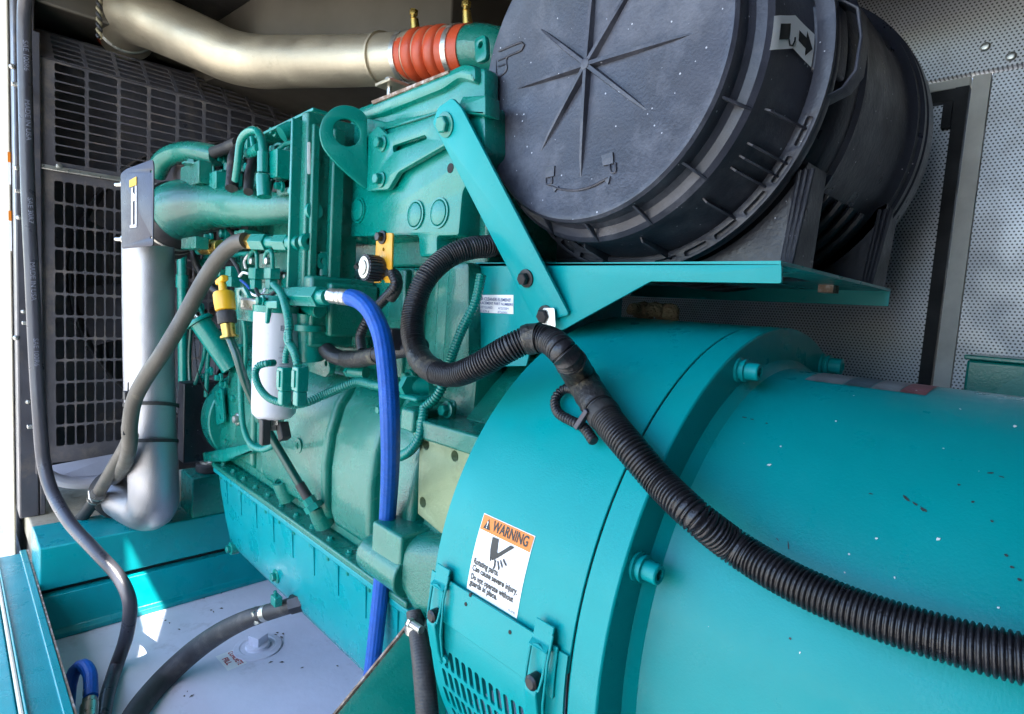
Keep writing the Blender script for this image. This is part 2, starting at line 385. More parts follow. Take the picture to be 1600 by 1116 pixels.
# --- far wall
t = thing('enclosure_wall', 'perforated grey metal lining of the far enclosure wall', 'wall', (0, WALL, 0))
pxz = lambda px, py: A(px, py, y=WALL)
pt = pxz(1522, 120); pb = pxz(1457, 590); xs = (pt.x + pb.x) / 2; zt = pt.z
MB().box(-3.0, xs - .015, WALL, WALL + .02, 0, zt - .045).build('panel', 'perforated', t, smooth=0)
MB().box(xs + .031, 1.6, WALL, WALL + .02, 0, zt).build('panel', 'perforated', t, smooth=0)
MB().box(-3.0, 1.6, WALL - .012, WALL + .02, zt + .004, 2.36).build('upper_panel', 'perforated', t, smooth=0)
MB().box(xs + .002, xs + .030, WALL - .010, WALL + .02, 0, zt - .002).build('post', 'post_grey', t)
MB().box(-3.0, xs - .001, WALL - .008, WALL + .02, zt - .018, zt).build('header', 'post_grey', t, bevel=.002)
MB().box(xs - .023, xs - .001, WALL - .016, WALL + .01, 0, zt - .02).build('seal_strip', 'seal', t)
MB().box(-3.0, xs - .002, WALL - .014, WALL + .01, zt - .043, zt - .0205).build('seal_strip', 'seal', t)
MB().box(xs - .040, xs - .0245, WALL - .015, WALL + .01, zt - .095, zt - .046).build('seal_strip', 'seal', t)
for px, py in ((1541, 77), (1581, 92)):
    p = pxz(px, py); MB().lathe(p + Vector((0, -.012, 0)), NY, [(.0085, 0), (.0085, .002), (.006, .005), (0, .0065)], 16).build('rivet', 'zinc', t)
# --- unseen panel, leaf and end wall added to cut light from the right
t = thing('side_light_blocker', 'unseen panels added on the right to block light', 'panel', (1.1, -.03, 0))
MB().box(.20, 1.6, -.05, -.01, 0, 2.36).build('panel', 'liner', t)
MB().box(.15, .19, -1.05, -.02, .08, 2.36).build('leaf_light_blocker', 'liner', t)
MB().box(1.6, 1.64, -.05, WALL + .02, 0, 2.36).build('end_panel', 'liner', t)
# --- base: tank, near rail, cross beams
t = thing('fuel_tank', 'white painted tank top between the skid rails below the engine', 'tank', (-.4, .8, .1))
MB().box(-3.0, 1.6, .10, WALL - .02, .08, TANK).build('tank_body', 'white_tank', t, bevel=.004)
cp = A(403, 1012, z=TANK)
c = MB(); c.lathe(cp, Z_, [(.058, .0005), (.058, .004), (.044, .006), (.042, .004), (.030, .004), (.029, .012), (.024, .014)], 32)
c.obox(cp + Vector((0, 0, .024)), Vector((.9, .43, 0)), Vector((-.43, .9, 0)), Z_, .0165, .0165, .011)
c.build('filler_plug', 'white_tank', t, bevel=.001)
tp = A(362, 1031, z=TANK); mb = MB(); d1 = (A(378, 1040, z=TANK) - A(358, 1018, z=TANK)).normalized(); d2 = Vector((-d1.y, d1.x, 0))
fn = lambda a, b: tp + d1 * a + d2 * b + Vector((0, 0, .0012))
MB().add([fn(-.038, .022), fn(.038, .022), fn(.038, -.024), fn(-.038, -.024)], [(0, 1, 2, 3)]).build('stencil_patch', 'label_white', t, smooth=0).location.z -= .0006
text_mb('CONCRETE', .018, mb, fn, 0, .003, 'CENTER', .0005, .066); text_mb('FILL', .018, mb, fn, 0, -.017, 'CENTER', .0005, .032)
mb.build('lettering', 'ink_red', t, smooth=0)
t = thing('skid_rail', 'long teal skid rail with folded edges along the near side', 'rail', (-.6, .1, .1))
RT = .72
MB().box(-2.06, 1.2, .085, .1515, .10, RT - .004).build('web', 'teal_base', t, bevel=.003)
MB().box(-2.06, 1.2, .1525, .156, .10, RT + .002).build('edge_strip', 'rust_edge', t)
MB().box(-2.06, 1.2, .137, .1518, RT - .003, RT + .004).build('lip', 'teal_base', t, bevel=.002)
MB().box(-2.06, 1.2, .088, .093, RT - .003, RT + .003).build('lip', 'teal_base', t, bevel=.002)
MB().box(-2.06, 1.2, .03, .084, .10, RT - .05).build('outer_flange', 'teal_base', t, bevel=.003)
MB().box(-2.06, 1.2, .0835, .0865, RT - .03, RT + .001).build('trim', 'cream', t)
t = thing('cross_beam', 'teal steel cross beam under the radiator end of the engine', 'beam', (-1.86, .8, TANK))
MB().box(-1.98, -1.80, .157, 1.38, .702, .816).build('upper_channel', 'teal_base', t, bevel=.004)
MB().box(-1.96, -1.815, .16, 1.378, .6895, .7015).build('gap_shade', 'seal', t)  # black filler strip; the shade of the gap is put into its colour
mb = MB(); mb.prism([(-1.95, .158, TANK + .001), (-1.755, .158, TANK + .001), (-1.755, .158, TANK + .014), (-1.768, .158, TANK + .022), (-1.79, .158, .689), (-1.95, .158, .689)], (0, 1.22, 0)); mb.build('lower_channel', 'teal_base', t, bevel=.002)
t = thing('radiator_sill', 'dusty sill board under the radiator', 'sill', (-2.3, .7, .8))
MB().box(-2.75, -1.985, .16, 1.35, .72, .803).build('board', 'wood_sill', t, bevel=.004)
MB().box(-2.75, -1.99, .165, 1.345, TANK, .719).build('box_section', 'liner', t)
# --- radiator end
GX = -2.10
t = thing('radiator', 'black radiator behind punched fan guards at the far left', 'radiator', (-2.3, .75, .803))
def punched(name, x, y0, y1, z0, z1, ny, nz, gy, gz, rim, rad, tilt=None, m='guard'):
    """sheet in the plane x (optionally leaning back) with rounded punched slots."""
    W_, H_ = y1 - y0, z1 - z0; loops = [[(0, 0), (W_, 0), (W_, H_), (0, H_)]]
    cw = (W_ - 2 * rim[0]) / ny; ch = (H_ - rim[1] - rim[2]) / nz
    for i in range(ny):
        for j in range(nz):
            a = rim[0] + i * cw + gy / 2; b = rim[1] + j * ch + gz / 2; c_, d_ = a + cw - gy, b + ch - gz
            loops.append(fillet([(a, b), (c_, b), (c_, d_), (a, d_)], rad, 3))
    v, f = curve_mesh(loops, .003, 0)
    kx, kz = (0, 1) if not tilt else tilt
    mb = MB().add([(x + q * kx + r * kz, y0 + p, z0 + q * kz - r * kx) for p, q, r in v], f)
    return mb.build(name, m, t, smooth=0)
punched('guard_panel', GX, .195, 1.33, .955, 1.795, 45, 12, .0036, .0062, (.028, .045, .025), .0070)
punched('guard_panel', GX, .195, 1.33, 1.802, 2.09, 14, 11, .0085, .0036, (.028, .015, .003), .006)
punched('guard_panel', GX - .001, .195, 1.33, 2.093, 2.23, 14, 5, .0085, .0036, (.028, .003, .006), .006, tilt=(-.72, .70))
MB().box(GX - .01, GX + .012, .195, 1.33, 1.792, 1.805).build('guard_rail', 'zinc', t, bevel=.002)
for py in (.235, .40, .62, .86): MB().bolt((GX + .012, py, 1.806), X_, .005, .008).build('bolt', 'zinc', t)
MB().prism([A(76, 728, x=GX + .03), A(196, 706, x=GX + .03), A(205, 738, x=GX + .10), A(82, 748, x=GX + .10)], (0, 0, -.006)).build('drip_tray', 'tray', t)
mb = MB(); mb.tube(spl([(A(px, py, x=-1.99), .0165) for px, py in ((70, 740), (90, 750), (120, 755), (160, 752), (200, 740), (215, 728))], .01), 14); mb.build('cross_tube', 'tray', t)
# side frame toward the camera side
MB().box(GX - .42, GX + .004, .141, .185, .803, 2.33).build('side_frame', 'black_metal', t, bevel=.004)
MB().box(GX + .004, GX + .016, .176, .196, .93, 2.15).build('frame_lip', 'black_metal', t, bevel=.003)
MB().box(GX - .30, GX + .002, .186, .20, .803, .95).build('foot_plate', 'black_metal', t, bevel=.003)
for px, py in ((19, 104), (26, 262), (30, 340), (37, 487), (44, 628), (25, 528)):
    p = A(px, py, x=GX + .004); MB().lathe(p, X_, [(.007, 0), (.007, .002), (.005, .005), (.002, .006), (.0018, .004), (0, .004)], 14).build('rivet', 'zinc', t)
MB().box(GX - .33, GX - .30, .19, 1.34, .86, 2.30).build('core', 'dark_fin', t)
for i in range(56): MB().box(GX - .299, GX - .290, .20 + i * .0203, .206 + i * .0203, .87, 2.2).build('fin', 'dark_fin', t)
MB().box(GX - .30, GX - .02, .19, 1.34, 2.24, 2.33).build('header_tank', 'duct', t, bevel=.006)
# shroud with round mouth, and the fan in it
cy_, cz_ = .80, 1.50
vv, ff = curve_mesh([[(.19, .83), (1.34, .83), (1.34, 2.22), (.19, 2.22)], [(cy_ + .52 * math.cos(a), cz_ + .52 * math.sin(a)) for a in np.linspace(0, 2 * math.pi, 49)[:-1]]], .006, 0)
MB().add([(GX - .18 + c_, a, b) for a, b, c_ in vv], ff).build('shroud', 'black_metal', t, smooth=0)
MB().lathe((GX - .19, cy_, cz_), X_, [(.522, 0), (.515, .07), (.53, .075)], 64).build('shroud_ring', 'black_metal', t) if False else None
mb = MB(); mb.lathe((GX - .18, cy_, cz_), X_, [(.52, -.09), (.52, .03), (.526, .03), (.526, -.09)], 64); mb.f = [f for f in mb.f if len(f) == 4]; mb.build('shroud_ring', 'black_metal', t)
mb = MB(); mb.lathe((GX - .16, cy_, cz_), X_, [(.13, -.06), (.13, .03), (.10, .04), (.05, .045), (.05, .07)], 32); mb.build('fan_hub', 'black_metal', t)
for k in range(8):
    a = k * math.pi / 4 + .25; mb = MB(); rings = []
    for r, w_, tw in ((.11, .055, .75), (.25, .075, .6), (.40, .095, .5), (.505, .10, .42)):
        cc = Vector((GX - .16, cy_ + r * math.cos(a), cz_ + r * math.sin(a))); tn = Vector((0, -math.sin(a), math.cos(a)))
        d_ = (tn * math.cos(tw) + X_ * math.sin(tw)); nn = (X_ * math.cos(tw) - tn * math.sin(tw))
        rings.append([cc - d_ * w_ - nn * .002, cc + d_ * w_ - nn * .002, cc + d_ * w_ + nn * .002, cc - d_ * w_ + nn * .002])
    mb.loft(rings); mb.build('fan_blade', 'black_metal', t)
# bright corner post of the enclosure beyond the radiator with two stickers on its edge
t = thing('corner_post', 'pale enclosure corner post with small hazard stickers at the left edge', 'post', (-2.55, .08, 0))
MB().box(-2.62, -2.20, .1315, .1395, .30, 2.36).build('post_body', 'cream', t, bevel=.004)
for py0, py1 in ((236, 288), (328, 392)):
    a = A(4, py0, x=-2.198); b = A(13, py1, x=-2.198)
    MB().box(-2.1995, -2.1985, .132, .139, b.z, a.z).build('sticker', 'label_white', t)
    MB().box(-2.1984, -2.1975, .132, .139, a.z - .028, a.z).build('sticker_header', 'label_orange', t)
# roof-level dark ducting above the pipe
t = thing('exhaust_duct', 'dull brown sheet metal exhaust duct under the roof behind the silver pipe', 'duct', (-1.9, 1.1, 2.2))
mb = MB(); mb.loft([[Vector((x, y, z)) for (y, z) in ((.62 + k, 2.18), (.62 + k, 2.35), (1.2, 2.35), (1.2, 2.10))] for x, k in ((-2.40, .0), (-1.75, .05), (-1.25, .32))]); mb.build('duct_body', 'duct', t, bevel=.004)
mb = MB(); mb.prism([A(470, 0, y=.95), A(690, 0, y=.95), A(560, 62, y=.95), A(505, 40, y=.95)], (0, .02, 0)); mb.build('gusset', 'liner', t)
mb = MB(); mb.tube(spl([(A(px, py, y=1.0), .085) for px, py in ((600, 70), (585, 40), (560, 10), (540, -30))], .02), 24); mb.build('exhaust_pipe', 'liner', t)
mb = MB(); mb.prism([A(395, -10, y=.80), A(425, -10, y=.80), A(520, 62, y=.80), A(478, 66, y=.80)], (0, .03, 0)); mb.build('brace', 'liner', t, bevel=.004)
MB().cyl((-1.05, 1.15, 1.95), (-1.05, 1.15, 2.30), .10, .10, 32).build('exhaust_stub', 'liner', t)
MB().cyl((-.95, 1.12, 2.22), (-.05, 1.05, 2.26), .11, .11, 32).build('muffler', 'liner', t)

# scraps of leaf and grit lying on the tank
rng = random.Random(11); mb = MB()
for px, py, n, sp in ((440, 995, 7, 12), (400, 985, 3, 20), (350, 960, 3, 20), (300, 1000, 2, 40), (290, 1085, 3, 10), (270, 975, 3, 20), (430, 1040, 2, 14), (500, 1030, 2, 30), (330, 925, 3, 25), (380, 905, 2, 15)):
    for k in range(n):
        c = A(px + rng.uniform(-sp, sp), py + rng.uniform(-sp, sp) * .5, z=TANK); a = rng.uniform(0, 6.3); l = rng.uniform(.002, .007); w_ = l * rng.uniform(.25, .6)
        d = Vector((math.cos(a), math.sin(a), 0)); e = Vector((-d.y, d.x, 0)); h = Vector((0, 0, .002))
        mb.add([c - d * l + h * .3, c + e * w_ + h, c + d * l + h * .4, c - e * w_ + h * 1.5, c - h * 0], [(0, 1, 3), (1, 2, 3), (0, 3, 4), (3, 2, 4), (0, 4, 1), (1, 4, 2)])
o = mb.build('leaf_litter', 'litter', None, smooth=0); tag(o, 'scattered dark leaf scraps and grit on the white tank top', 'litter', kind='stuff')
# ================================================================== ALTERNATOR
AR, SR = .355, .303
t = alt = thing('alternator', 'large teal alternator drum with bolted ring and warning label', 'alternator', (-.2, AX_Y, TANK))
axp = Vector((0, AX_Y, AX_Z))
def arc_sheet(x0, x1, r, a0, a1, th=.003, n=72, mb=None):
    """curved sheet; angle measured at the axis: 0 = toward camera side (-Y), 90 = up."""
    mb = mb or MB(); rings = []
    for k in range(n + 1):
        a = R_(a0 + (a1 - a0) * k / n); c, s = -math.cos(a), math.sin(a)
        rings.append([Vector((x, AX_Y + rr * c, AX_Z + rr * s)) for x, rr in ((x0, r), (x1, r), (x1, r - th), (x0, r - th))])
    return mb.loft(rings)
SEAM = -.316; FR = -.53
JOINT = 6.0
arc_sheet(FR, SEAM - .0012, AR, JOINT - 3, 178, n=110).build('drum_cover', 'teal_sheet', t, bevel=.0008)
# lower cover with punched slots
def on_drum(x, ang, r): a = R_(ang); return Vector((x, AX_Y - r * math.cos(a), AX_Z + r * math.sin(a)))
LR = AR + .0035
H = R_(1) * LR
a_top, a_bot = JOINT, -52.0; hgt = (a_top - a_bot) * H; wid = .2105
sub = 1.0
loops = [[(0, -hgt)] + [(wid, -hgt + hgt * k / 24) for k in range(25)] + [(0, -hgt * k / 24) for k in range(24)]]
rows = [(-.083 - j * .031) for j in range(9)]
for j, v0 in enumerate(rows):
    for i in range(16):
        u0 = .012 + i * .0116 + (.0058 if j % 2 else 0)
        if u0 > .165: continue
        loops.append(fillet([(u0 + .002, v0 - .026), (u0 + .009, v0 - .026), (u0 + .007, v0), (u0, v0)], .0034, 3))
v, f = curve_mesh(loops, .003, 0)
MB().add([on_drum(FR + .002 + a, a_top + b / H, LR + c - .0015) for a, b, c in v], f).build('punched_cover', 'teal_sheet', t, smooth=30)
arc_sheet(SEAM + .0012, -.281, AR + .0008, -60, 185, th=.06, n=110).build('end_ring', 'teal_sheet', t, bevel=.002)
mb = MB(); mb.lathe((-.281, AX_Y, AX_Z), X_, [(SR + .012, 0), (SR + .010, .003), (SR + .002, .010), (SR, .02), (SR, .9)], 128); mb.build('stator_housing', 'teal_sheet', t)
MB().lathe((FR + .03, AX_Y, AX_Z), X_, [(.05, 0), (.25, 0), (.25, .23), (.05, .23)], 64).build('rotor', 'black_metal', t)
MB().lathe((SEAM - .004, AX_Y, AX_Z), X_, [(.20, 0), (AR - .004, 0), (AR - .004, .003), (.20, .003)], 96).build('bulkhead', 'black_metal', t)
for px, py in ((1122, 574), (958, 868)):
    p = CYL(px, py, AR - .022); p.x = -.281
    for nm, prof in (('bolt', [(.0165, -.001), (.0165, .003), (.0125, .004), (.0125, .007), (.0150, .0075), (.0150, .011), (.0112, .0115), (.0112, .0265), (.0100, .028), (.0062, .028), (.0058, .020), (0, .020)]),):
        MB().lathe(p, X_, [(r * .86, h * .86) for r, h in prof], 28).build(nm, 'teal_sheet', t)
p = on_drum(-.281, 116, AR - .016); MB().lathe(p, X_, [(.0165, -.001), (.0165, .003), (.0125, .004), (.0150, .0075), (.0150, .011), (.0112, .0115), (.0112, .0265), (.0062, .028), (0, .020)], 28).build('bolt', 'teal_sheet', t)
# joint strip, latches, tiny screws
arc_sheet(FR + .002, SEAM - .012, LR + .003, JOINT - 7.5, JOINT + .6, th=.0025, n=14).build('joint_strip', 'teal_sheet', t, bevel=.0008)
for px, py in ((728, 944), (797, 988), (735, 930)):
    p = CYL(px, py, LR + .003); MB().lathe(p, p - Vector((p.x, AX_Y, AX_Z)), [(.0022, -.002), (.0022, .0006), (0, .0006)], 10).build('screw_hole', 'seal', t)
def latch(px, py, nx):
    q = CYL(px, py, LR); th = math.degrees(math.atan2(q.z - AX_Z, AX_Y - q.y)); x = q.x
    r0 = LR + .003
    o_ = lambda dx, dv, h=0: on_drum(x + dx, th + dv / H, r0 + h)
    b = MB(); path = [(o_(-.010, .028, .006), .0016), (o_(-.010, .006, .008), .0016), (o_(-.009, -.008, .010), .0016), (o_(.009, -.008, .010), .0016), (o_(.011, .006, .008), .0016), (o_(.011, .028, .006), .0016), (o_(0, .031, .006), .0016), (o_(-.010, .028, .006), .0016)]
    b.tube(path, 8); L = b.build('latch', 'teal_sheet', t)
    b = MB(); r_ = [[o_(-.008, v_, 0), o_(.008, v_, 0), o_(.008, v_, h_), o_(-.008, v_, h_)] for v_, h_ in ((-.004, .010), (-.012, .013), (-.045, .008), (-.062, .004))]
    b.loft(r_); b.build('lever', 'teal_sheet', L, bevel=.0015)
    b = MB(); b.lathe(o_(0, -.004, .006), o_(0, -.004, 1) - o_(0, -.004, 0), [(.0075, -.004), (.0075, .006), (.005, .008), (0, .008)], 18); b.build('pivot', 'dark_bolt', L)
    b = MB(); hk = [[o_(-.012, v_, 0), o_(.012, v_, 0), o_(.012, v_, h_), o_(-.012, v_, h_)] for v_, h_ in ((.052, .002), (.034, .003), (.028, .009))]
    b.loft(hk); b.build('strike', 'teal_sheet', L, bevel=.001)
    b = MB(); b.tube([(o_(.013, .045, .003), .0014), (o_(.014, .02, .007), .0014), (o_(.0135, -.02, .008), .0014), (o_(.012, -.05, .005), .0014)], 8); b.build('spring_wire', 'teal_sheet', L)
    b = MB(); b.lathe(o_(.012, -.056, 0), o_(.012, -.056, 1) - o_(.012, -.056, 0), [(.0045, 0), (.004, .003), (0, .004)], 12); b.build('rivet', 'teal_sheet', L)
latch(690, 952, 0); latch(846, 1052, 0)
# warning label
lt = CYL(757, 803, AR); lb = CYL(806, 962, AR); tr_ = CYL(840, 838, AR); bl = CYL(729, 922, AR)
angf = lambda p: math.degrees(math.atan2(p.z - AX_Z, AX_Y - p.y))
lx0 = (lt.x + bl.x) / 2; lx1 = (tr_.x + lb.x) / 2; la1 = (angf(lt) + angf(tr_)) / 2; la0 = (angf(lb) + angf(bl)) / 2
LW = lx1 - lx0; LH = R_(la1 - la0) * AR; skew = (bl.x - lt.x)
print('label size', LW, LH, 'angles', la0, la1, 'skew', skew)
def lab(h): return lambda u, v: on_drum(lx0 + u * LW, la0 + v * (la1 - la0), AR + h)
def sheet(u0, u1, v0, v1, h, name, m, parent):
    fn = lab(h); mb = MB(); n = 10
    mb.add([fn(u, v0 + (v1 - v0) * k / n) for k in range(n + 1) for u in (u0, u1)], [(2 * k, 2 * k + 1, 2 * k + 3, 2 * k + 2) for k in range(n)])
    return mb.build(name, m, parent)
L = sheet(0, 1, 0, 1, .0005, 'warning_label', 'label_white', t)
sheet(.012, .988, .795, .99, .0009, 'header', 'label_orange', L)
def lettering(lines, m, h=.0013, name='lettering'):
    fn = lab(h); mb = MB(); f2 = lambda x, y: fn(x / LW, y / LH)
    for s, size, x, y, al, bold, ft in lines: text_mb(s, size, mb, f2, x * LW, y * LH, al, bold, ft * LW)
    return mb.build(name, m, L, smooth=0)
lettering([('WARNING', .0155, .245, .84, 'LEFT', .0003, .68)], 'ink')
lettering([('Rotating parts.', .0090, .05, .355, 'LEFT', .00028, .50), ('Can cause severe injury.', .0090, .05, .265, 'LEFT', .00028, .89), ('Do not operate without', .0090, .05, .155, 'LEFT', .00028, .84), ('guards in place.', .0090, .05, .075, 'LEFT', .00028, .56), ('98-4790', .0036, .83, .035, 'LEFT', 0, .13)], 'ink')
fn = lab(.0013); mb = MB()
mb.add([fn(*q) for q in ((.07, .825), (.205, .825), (.1375, .955))], [(0, 1, 2)]); mb.build('alert_triangle', 'ink', L, smooth=0)
fn = lab(.0017); mb = MB()
mb.add([fn(*q) for q in ((.129, .925), (.146, .925), (.142, .862), (.133, .862))], [(0, 1, 2, 3)]); mb.add([fn(*q) for q in ((.130, .853), (.145, .853), (.145, .836), (.130, .836))], [(0, 1, 2, 3)]); mb.build('exclamation', 'label_white', L, smooth=0)
fn = lab(.0013); mb = MB()
def polyf(pts): mb.add([fn(.29 + (a - .33) * .92, .78 - (.775 - b) * .93) for a, b in pts], [tuple(range(len(pts)))])
polyf([(.33, .765), (.46, .775), (.49, .62), (.53, .545), (.485, .50), (.44, .475), (.40, .505), (.37, .54), (.35, .60)])
polyf([(.35, .60), (.37, .54), (.385, .47), (.405, .445), (.42, .47), (.40, .53)])
polyf([(.475, .50), (.515, .50), (.525, .42), (.505, .37), (.485, .375), (.495, .43)])
polyf([(.535, .51), (.565, .50), (.61, .43), (.615, .395), (.595, .40), (.565, .45)])
polyf([(.585, .535), (.61, .53), (.66, .475), (.675, .44), (.655, .445), (.615, .485)])
polyf([(.635, .565), (.655, .565), (.73, .515), (.735, .49), (.715, .495), (.655, .53)])
polyf([(.49, .54), (.53, .535), (.56, .56), (.80, .765), (.72, .77), (.51, .59)])
mb.build('hand_pictogram', 'ink', L, smooth=0)
# scorched decal strip along the top of the stator
aa = 122
mb = MB()
for k, (x0, x1, m_) in enumerate(((-.235, -.195, 'decal'), (-.194, -.168, 'decal_dark'), (-.167, -.142, 'decal'), (-.141, -.118, 'decal_red'))):
    b = MB(); n = 8; b.add([Vector((x, AX_Y - (SR + .0006) * math.cos(R_(79 + 13 * q / n)), AX_Z + (SR + .0006) * math.sin(R_(79 + 13 * q / n)))) for q in range(n + 1) for x in (x0, x1)], [(2 * q, 2 * q + 1, 2 * q + 3, 2 * q + 2) for q in range(n)])
    b.build('worn_decal', m_, t)
# scuffs and paint flecks on the stator drum
rng = random.Random(5)
def on_px(px, py, r):
    p = CYL(px, py, r); return p, math.degrees(math.atan2(p.z - AX_Z, AX_Y - p.y))
def blot(px, py, l, w_, rot, m_, nm):
    p, th = on_px(px, py, SR if px > 1100 else AR); r = (SR if px > 1100 else AR) + .0006; n = 9; pts = []
    for k in range(n):
        a = 2 * math.pi * k / n; q = rng.uniform(.55, 1.15); u = math.cos(a) * l * q; v = math.sin(a) * w_ * q
        pts.append(on_drum(p.x + u * math.cos(rot) - v * math.sin(rot), th + math.degrees((u * math.sin(rot) + v * math.cos(rot)) / r), r))
    MB().add(pts, [tuple(range(n))]).build(nm, m_, alt, smooth=0)
for px, py, l, w_, rt in ((1150, 651, .004, .0012, 0), (1163, 653, .005, .0018, -.1), (1175, 656, .004, .0014, -.2), (1198, 662, .002, .0015, 0), (1416, 780, .0065, .002, -.7), (1430, 788, .005, .0016, -.5), (1443, 797, .006, .0025, -.6), (1360, 772, .003, .001, 0), (1232, 852, .006, .0012, -1.2), (1215, 843, .003, .0008, -.6), (1498, 758, .0022, .0018, 0), (1520, 785, .002, .002, 0), (1550, 815, .002, .0016, 0), (1572, 868, .002, .002, 0), (1581, 887, .0022, .002, 0), (1592, 906, .002, .002, 0), (1548, 740, .004, .0015, .4), (1565, 746, .003, .0012, -.2), (1235, 998, .0018, .0018, 0), (1052, 630, .002, .0018, 0)):
    blot(px, py, l * .65, w_ * .6, rt, 'scuff', 'scuff')
for px, py, l in ((1202, 727, .0028), (1432, 611, .0025), (1365, 589, .0024), (1370, 842, .0022), (1466, 843, .003), (1586, 667, .0035), (1167, 618, .002), (1306, 659, .0018), (1398, 903, .0015), (1456, 596, .0024), (1115, 825, .0015), (1320, 895, .0014), (1500, 640, .002), (1334, 619, .0016), (1560, 950, .0016), (1250, 1020, .0014)):
    blot(px, py, l * .7, l * .45, rng.random() * 3, 'paint_fleck', 'paint_fleck')
# terminal box behind on the right, mud-dauber nest on top of the drum
t = thing('terminal_box', 'dark teal box edge showing behind the alternator at the right', 'box', (.2, 1.22, 1.2))
a = A(1511, 562, y=1.2); MB().box(a.x, a.x + .5, 1.2, 1.34, TANK, a.z).build('box_body', 'teal_paint', t, bevel=.004)
MB().box(a.x - .004, a.x + .5, 1.196, 1.34, a.z + .0005, a.z + .008).build('lid', 'teal_paint', t, bevel=.002)
pn = on_drum(-.40, 97, AR); pn = Vector((A(1020, 500, y=.80).x, .80, AX_Z + AR + .008))
rng = random.Random(3); mb = MB()
for k in range(9):
    c = pn + Vector((rng.uniform(-.03, .03), rng.uniform(-.015, .015), rng.uniform(.0, .010))); r = rng.uniform(.010, .018); rings = []
    mb.lathe(c - Vector((0, 0, .012)), Z_, [(r * .8, 0), (r * 1.05, r * .4), (r, r * .9), (r * .7, r * 1.4), (0, r * 1.6)], 14, phase=rng.random())
mb.build('mud_nest', 'mud', None); tag(bpy.data.objects['mud_nest'], 'small brown mud wasp nest on top of the alternator drum', 'nest')

# ================================================================== AIR CLEANER
ACX, ACZ, AK = -.501, 1.814, 1.02
t = ac = thing('air_cleaner', 'big round black plastic air cleaner with ribbed dusty lid', 'air cleaner', (ACX, .85, 1.556))
def acp(r, ang, y): a = R_(ang); r *= AK; return Vector((ACX + r * math.cos(a), y, ACZ + r * math.sin(a)))
akp = lambda pr: [(r * AK, h) for r, h in pr]
ctr = Vector((ACX, 0, ACZ))
lid = MB().lathe(ctr, Y_, akp([(0, .602), (.05, .6015), (.178, .6005), (.186, .597), (.1925, .597), (.196, .601), (.197, .609), (.195, .624), (.2005, .631), (.211, .634), (.2165, .640), (.218, .650), (.2165, .664), (.222, .700), (.228, .735), (.246, .738), (.2475, .742), (.2475, .752), (.246, .755), (.228, .756), (.2, .757)]), 128).build('lid', 'black_lid', t, smooth=30)
for k in range(8):
    ang = 93 + k * 45 + (4 if k % 2 else -3); l0, l1 = .004, (.150, .118, .135, .125, .145, .12, .15, .125)[k]
    d = Vector((math.cos(R_(ang)), 0, math.sin(R_(ang)))); s_ = Vector((-d.z, 0, d.x)); c = Vector((ACX, .602, ACZ))
    mb = MB(); rings = [[c + d * l + s_ * w_ + Vector((0, .004, 0)), c + d * l + s_ * w_ * .5 - Vector((0, h_, 0)), c + d * l - s_ * w_ * .5 - Vector((0, h_, 0)), c + d * l - s_ * w_ + Vector((0, .004, 0))] for l, w_, h_ in ((l0, .0050, .0095), (l1 * .4, .0046, .008), (l1 * .8, .0036, .005), (l1, .0016, .0006))]
    mb.loft(rings); mb.build('rib', 'black_lid', lid)
MB().lathe((ACX, .602, ACZ), NY, [(.0075, -.003), (.0068, .010), (.003, .011), (0, .010)], 12).build('hub', 'black_lid', lid)
for ang in list(range(-176, -10, 22)) + [18, 34]:
    p = [acp(.196, ang, .615), acp(.2005, ang, .626), acp(.2175, ang, .640), acp(.2165, ang, .606)]
    d = Vector((-math.sin(R_(ang)), 0, math.cos(R_(ang)))) * .0016
    MB().prism([q - d for q in p[:3]] + [acp(.197, ang, .606) - d], d * 2).build('gusset', 'black_lid', lid, bevel=.0006)
for ang in (-100, -75, -50, -38, -34, -30, -20):
    d = Vector((-math.sin(R_(ang)), 0, math.cos(R_(ang)))) * .0014
    MB().prism([q - d for q in (acp(.215, ang, .665), acp(.225, ang, .735), acp(.240, ang, .736), acp(.2235, ang, .668))], d * 2).build('fin', 'black_lid', lid, bevel=.0005)
# slotted outer flange
loops = [[(.249 * math.cos(a), .249 * math.sin(a)) for a in np.linspace(0, 2 * math.pi, 129)[:-1]], [(.2295 * math.cos(a), .2295 * math.sin(a)) for a in np.linspace(0, 2 * math.pi, 129)[:-1]]]
for k in range(28):
    a0 = R_(-168 + k * 11); a1 = a0 + R_(8)
    if not (-170 < math.degrees(a0) < -18): continue
    lp = [(.2445 * math.cos(a), .2445 * math.sin(a)) for a in np.linspace(a0, a1, 7)] + [(.2375 * math.cos(a), .2375 * math.sin(a)) for a in np.linspace(a1, a0, 7)]
    loops.append(fillet(lp, .002, 2))
v, f = curve_mesh(loops, .006, .0006); MB().add([(ACX + a * AK, .7315 + c, ACZ + b * AK) for a, b, c in v], f).build('slotted_flange', 'black_lid', t, smooth=30)
